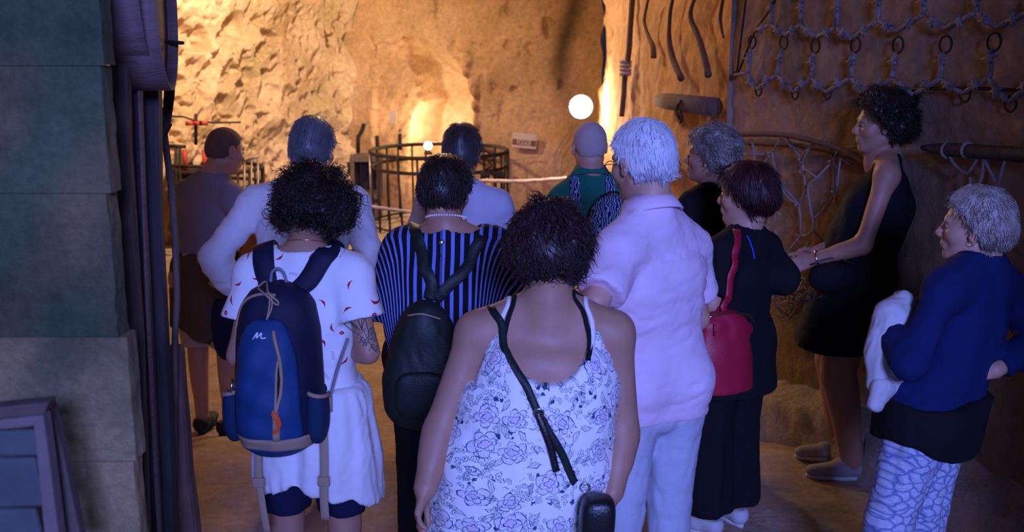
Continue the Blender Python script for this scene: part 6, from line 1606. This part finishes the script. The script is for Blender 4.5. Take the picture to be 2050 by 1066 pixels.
    MB().tube(spline([g(*p, .10) for p in [(1886, 294), (1930, 297), (1990, 301), (2060, 306), (2200, 315)]], 30), [.010+.018*min(1, i/8) for i in range(30)], 10, jit=.04).build('pole', m_dkwood, t)
    for x in (1937, 1978): MB().ring(g(x, 299, .10), nrm(np.append(np.array(GB)-np.array(GA), 0)), .027, .007, 18, 8).build('lashing', m_netrope, t)
    for l in [[(1940, 305), (1950, 325), (1975, 345), (1990, 330), (2000, 312)], [(2012, 316), (2008, 350), (1998, 378), (1992, 420), (1980, 450)], [(1984, 352), (1984, 380), (1990, 400)], [(2012, 316), (2035, 360), (2060, 390)], [(2060, 300), (2040, 380), (2050, 440)], [(1960, 480), (1980, 510), (2000, 540), (2030, 560)], [(2048, 440), (2040, 480), (2020, 530)], [(2000, 500), (2030, 490), (2060, 520)], [(2025, 510), (2045, 545), (2060, 560)], [(1990, 470), (2010, 490), (2040, 500)], [(1950, 300), (1985, 304), (2030, 296), (2090, 305)]]:
        MB().tube(spline([g(x, y, .10) for x, y in l], 20), .0065, 7, jit=.1).build('cord', m_netrope, t)
rope_nets()
def railings():
    def rail(cx, cyTop, D, R, zt, zb, nP, lab, skip=()):
        c = atz(cx, D, zt); t = thing('pit_railing', (c[0], D, zb), lab, 'railing', 'iron railings round the grain pits')
        MB().ring((c[0], D, zt), (0, 0, 1), R, .022, 56, 8).build('top_rail', m_iron, t); MB().ring((c[0], D, zt-.17), (0, 0, 1), R*.985, .020, 56, 8).build('middle_rail', m_iron, t)
        MB().ring((c[0], D, zb+.05), (0, 0, 1), R, .012, 56, 6).build('bottom_rail', m_iron, t)
        for i in range(nP):
            a = 2*PI*i/nP+.13; p = np.array([c[0]+R*math.cos(a), D+R*math.sin(a), 0]); tw = RNG.normal()*.02
            MB().tube([p+[0, 0, zb], p+[tw, tw, zt+.01]], .013, 7).build('upright', m_ironlt if abs(math.degrees(a) % 360-185) < 10 else m_iron, t)
    rail(879, 300, 12.1, .79, .68, -.20, 26, 'round iron railing of tall uprights below the lit niche')
    rail(432, 300, 11.0, .47, .62, -.20, 18, 'smaller round iron railing beside the red press, behind the shaven-headed man')
    # bright grid panel
    t = thing('gate_panel', at(505, 460, 9.6), 'pale iron gate panel catching the light right of the shaven-headed man', 'gate')
    for x in (489, 503, 516): MB().tube([at(x, 322-(x-489)*.35, 9.6), at(x, 470, 9.6)], .010, 7).build('upright', m_ironlt, t)
    MB().tube([at(487, 324, 9.6), at(518, 313, 9.6)], .012, 7).build('top_rail', m_ironlt, t)
    MB().tube([at(480, 390, 9.6), at(505, 370, 9.6), at(528, 400, 9.6)], .008, 7).build('brace', m_ironlt, t)
    # press with red fittings
    t = thing('screw_press', atz(390, 10.8, -.2), 'old screw press with red iron fittings at far left', 'press'); D = 10.8
    c = at(390, 350, D); MB().lathe(atz(390, D, -.2), [(.10, 0), (.16, .02), (.17, .55), (.20, .56), (.20, .62), (.17, .64), (.17, .80), (.21, .81), (.21, .85), (.01, .86)], 26).build('drum', m_iron, t)
    MB().tube([at(392, 290, D), at(392, 228, D)], .018, 8).build('screw', m_iron, t)
    MB().tube([at(340, 233, D), at(368, 234, D), at(392, 243, D)], .010, 7).tube([at(392, 243, D), at(430, 246, D), at(482, 245, D)], .010, 7).build('cross_bar', m_iron, t)
    for x, w_ in ((380, .05), (396, .06), (408, .05)): MB().box(at(x, 247, D-.04), (w_*1.5, .05, .04)).build('bracket', m_redp, t)
    for x in (371, 410): MB().box(at(x, 322, D-.2), (.035, .05, .22)).build('side_plate', m_redp, t)
    for x in (352, 360): MB().tube([at(x, 295, 10.3), at(x, 460, 10.3)], .016, 7).build('post', m_iron, t)
    MB().tube([at(335, 292, 10.3), at(372, 294, 10.3)], .018, 7).tube([at(335, 332, 10.3), at(410, 334, 10.3)], .018, 7).build('frame_rail', m_iron, t)
    # winch
    D = 11.4; t = thing('winch', at(985, 352, D), 'rusty iron winch with spools on the far railing', 'winch')
    for x, y, r in ((972, 350, .05), (992, 348, .03), (1003, 352, .055)): MB().lathe(at(x, y, D)-np.array([.05, 0, 0]), [(.01, 0), (r, .01), (r*.7, .03), (r*.7, .07), (r, .09), (.01, .10)], 16, (1, 0, 0)).build('spool', m_iron, t)
    for x in (963, 993, 1003): MB().tube([at(x, 345, D), at(x, 400, D)], .012, 6).build('leg', m_iron, t)
    MB().tube([at(960, 345, D), at(1010, 352, D)], .014, 6).build('axle', m_iron, t)
    MB().tube(spline([at(x, y, D) for x, y in [(962, 300), (978, 306), (990, 318), (975, 322), (985, 332), (972, 340)]], 20), .012, 6).build('chain', m_iron, t)
    # pot
    c = atz(531, 10.5, .10); V = MB().lathe(c, [(.06, 0), (.085, .02), (.115, .24), (.125, .25), (.125, .28), (.105, .28), (.095, .10), (.02, .06)], 24); one(V.build('terracotta_pot', m_terra, None, loc=c), 'terracotta pot on the ledge right of the pale gate panel', 'pot')
    c = atz(531, 10.5, -.22); one(bevel(MB().box(c+np.array([0, 0, .155]), (.45, .4, .33)).build('rock_ledge', m_terra2, None, False, c), .05), 'low rough rock block under the terracotta pot', 'rock')
    # square box frame by the wall and tools
    D = 12.6; t = thing('wooden_crate', at(737, 390, D), 'square dark wooden box against the wall left of the large railing', 'box')
    o = at(707, 312, D); mb = at(767, 392, D); w_ = mb[0]-o[0]; h_ = o[2]-mb[2]; cx = (o[0]+mb[0])/2; cz = (o[2]+mb[2])/2
    for nm, c_, s_ in (('top_board', (cx, D, o[2]-.02), (w_, .5, .05)), ('bottom_board', (cx, D, mb[2]+.02), (w_, .5, .05)), ('side_board', (o[0]+.02, D, cz), (.05, .5, h_-.10)), ('side_board', (mb[0]-.02, D, cz), (.05, .5, h_-.10)), ('back_board', (cx, D+.23, cz), (w_-.1, .03, h_-.1))): MB().box(c_, s_).build(nm, m_wood, t, False)
    MB().box((cx, D, (mb[2]-.24)/2), (w_*.8, .4, abs(mb[2]+.22))).build('stand', m_wood, t, False)
    for i, (pts, lab) in enumerate((([(717, 306), (717, 275), (725, 262), (729, 248)], 'short bent iron tool leaning above the dark wooden box'), ([(756, 300), (755, 272)], 'straight iron bar standing behind the large railing, left'), ([(801, 300), (801, 268)], 'iron bar standing behind the large railing, below the paper note'), ([(698, 325), (702, 352)], 'small iron tool leaning left of the dark wooden box'))):
        P = [at(x, y, 12.75) for x, y in pts]; one(MB().tube(P, .026, 7).build('iron_tool', m_iron, None, loc=P[0]), lab, 'tool')
m_terra2 = stonemat('rock_block', (.45, .30, .17), (.3, .18, .1), 3, .5)
railings()
def signs_lamp():
    # direction sign with lettering
    A, B = np.array(BA), np.array(BB); p = onplane(1054, 280, BA, BB, .13); t3 = nrm(np.append(B-A, 0)); n3 = np.cross(t3, [0, 0, 1.]); n3 = n3 if n3[1] < 0 else -n3; t3 = t3 if t3[0] > 0 else -t3
    tl = nrm(t3+np.array([0, 0, -.07])); up = np.cross(tl, n3); up = up if up[2] > 0 else -up; Rm = np.array([tl, n3, up])
    s = thing('wall_sign', p, 'small cream sign with brown band reading FOGGE on the back wall', 'sign'); W_, H_ = .30, .175
    MB().box(p, (W_, .012, H_), Rm).build('board', pmat('cream_sign_board', (.62, .50, .42), .7, var=.04, bump=0), s, False)
    MB().box(p+n3*.009-up*.022, (W_*.95, .004, H_*.40), Rm).build('band', pmat('brown_sign_band', (.20, .07, .045), .7, var=.04, bump=0), s, False)
    mt = pmat('cream_letters', (.72, .58, .48), .7, var=.02, bump=0)
    V, F = text_mesh('FOGGE', .088); V = np.array([p+n3*(.012+v[2])+tl*v[0]*.62+up*(v[1]-.022) for v in V]); mesh_obj('lettering', V, F, mt, s, False)
    V, F = text_mesh('Le Fosse', .022); V = np.array([p+n3*(.007+v[2])+tl*(v[0]-.09)+up*(v[1]+.055) for v in V]); mesh_obj('small_lettering', V, F, pmat('grey_brown_letters', (.38, .24, .18), .7, bump=0), s, False)
    p = onplane(793, 233, BA, BB, .12); o = MB().box(p, (.10, .006, .155), Rm).build('paper_note', pmat('aged_paper', (.62, .48, .36), .8, var=.04, bump=0), None, False, p); one(o, 'small paper note pinned to the wall left of the niche', 'note')
    # floodlight
    p = at(1163, 214, 9.3); t = thing('wall_lamp', p, 'blazing round floodlight at the edge of the rock beside the crack', 'lamp')
    ax = nrm(np.array([0, 0, 2.0])-p); MB().lathe(p-ax*.05, [(.02, 0), (.08, .01), (.108, .05), (.114, .055), (.104, .05), (.01, .045)], 28, ax).build('housing', m_iron, t)
    MB().lathe(p, [(.001, .075), (.045, .068), (.085, .045), (.100, .008), (.095, 0), (.001, -.001)], 28, ax).build('glowing_lens', emat('lamp_glow', (1, .93, .86), 40), t)
    MB().tube([p-ax*.04, p+np.array([.10, .05, .02])], .01, 6).build('bracket', m_iron, t)
    point('floodlight_glow', p+ax*.12, 60, (1, .72, .50), .07)
    P = spline([onplane(x, y, BA, BB, .12) for x, y in [(1150, 240), (1142, 262), (1118, 300), (1112, 345), (1106, 390), (1104, 430)]], 30); one(MB().tube(P, .008, 6).build('electric_cable', m_rope, None, loc=P[0]), 'pale cable running down the wall from the floodlight', 'cable')
    P = spline([onplane(x, y, BA, BB, .12) for x, y in [(1012, 308), (1030, 318), (1060, 314), (1085, 312)]], 20); one(MB().tube(P, .006, 6).build('loose_wire', m_rope, None, loc=P[0]), 'loose wire curling below the FOGGE sign', 'wire')
    # niche lamp
    p = at(857, 292, 12.35); t = thing('niche_lamp', p, 'small round glowing lamp low in the niche behind the railing', 'lamp')
    MB().lathe(p-np.array([0, 0, .05]), [(.001, 0), (.035, .012), (.05, .05), (.035, .088), (.001, .1)], 20).build('bulb', emat('niche_bulb', (1, .80, .55), 14), t)
    MB().lathe(p-np.array([0, 0, .10]), [(.05, 0), (.05, .02), (.03, .03), (.02, .055)], 18).build('base', m_iron, t)
    # rope barrier
    pts = [(560, 372, 8.6), (660, 395, 8.8), (725, 411, 9.0), (780, 419, 9.1), (840, 427, 9.2)]; P1 = [at(*q) for q in pts]
    pts2 = [(840, 427, 9.2), (880, 400, 9.2), (920, 375, 9.1), (960, 363, 9.0), (1045, 363, 9.2), (1132, 357, 9.35), (1180, 352, 9.4)]; P2 = [at(*q) for q in pts2]
    P = np.vstack([spline(P1, 40), spline(P2, 60)[1:]]); one(MB().tube(P, .016, 8, jit=.2).build('barrier_rope', m_rope, None, loc=P[0]), 'pale twisted rope strung across as a barrier before the pits', 'rope')
    for x, D in ((560, 8.6), (840, 9.2)):
        q = at(x, 372 if x == 560 else 427, D); zf = float(floorz(q[0], q[1])); t = thing('rope_post', (q[0], q[1], zf), 'iron post holding the left end of the barrier rope' if x == 560 else 'iron post holding the barrier rope behind the pale grey T-shirt', 'post')
        MB().tube([(q[0], q[1], zf), (q[0], q[1], q[2]+.03)], .018, 8).build('shaft', m_iron, t); MB().lathe((q[0], q[1], zf), [(.12, 0), (.12, .012), (.02, .03), (.001, .03)], 20).build('base', m_iron, t)
    # sand heap
    def heap(cx, cy, D, rx, ry, h, mat, lab, nm):
        c = atz(cx, D, -.2); n = 46; V = []; F = []
        for i in range(n):
            for j in range(n):
                u = i/(n-1)*2-1; v = j/(n-1)*2-1; r = math.hypot(u, v); q = np.array([c[0]+u*rx, D+v*ry, 0])
                z = -.26+h*max(0, 1-r*r)**.7+.035*snoise(q[None], 3.5, 91)[0]*(r < 1)+.03*math.sin(v*16+u*3)*(r < .9)
                V.append([q[0], q[1], z])
        F = [(i*n+j, (i+1)*n+j, (i+1)*n+j+1, i*n+j+1) for i in range(n-1) for j in range(n-1)]
        o = mesh_obj(nm, V, F, mat, None, True, None, c); one(o, lab, 'sand')
    heap(770, 470, 9.6, .95, .9, .26, stonemat('pale_sand', (.66, .50, .36), (.52, .37, .25), 3, .3, attr='none_'), 'pale heap of sand and sacking below the rope', 'sand_heap')
    c = at(808, 508, 7.9); zf = float(floorz(c[0], c[1])); 
    o = MB().tube(spline([at(x, y, 10.1) for x, y in [(760, 500), (775, 494), (790, 488)]], 8), .014, 6).build('fallen_stick', m_wood, None, loc=at(775, 494, 10.1)); one(o, 'short dark stick lying on the sand heap', 'stick')
signs_lamp()
import time as _t
for f in (person_1, person_2, person_3, person_4, person_5, person_6, person_7, person_8, person_9, person_10, person_11, person_12):
    P = f()
    if f is person_3: hiking_pack(P)
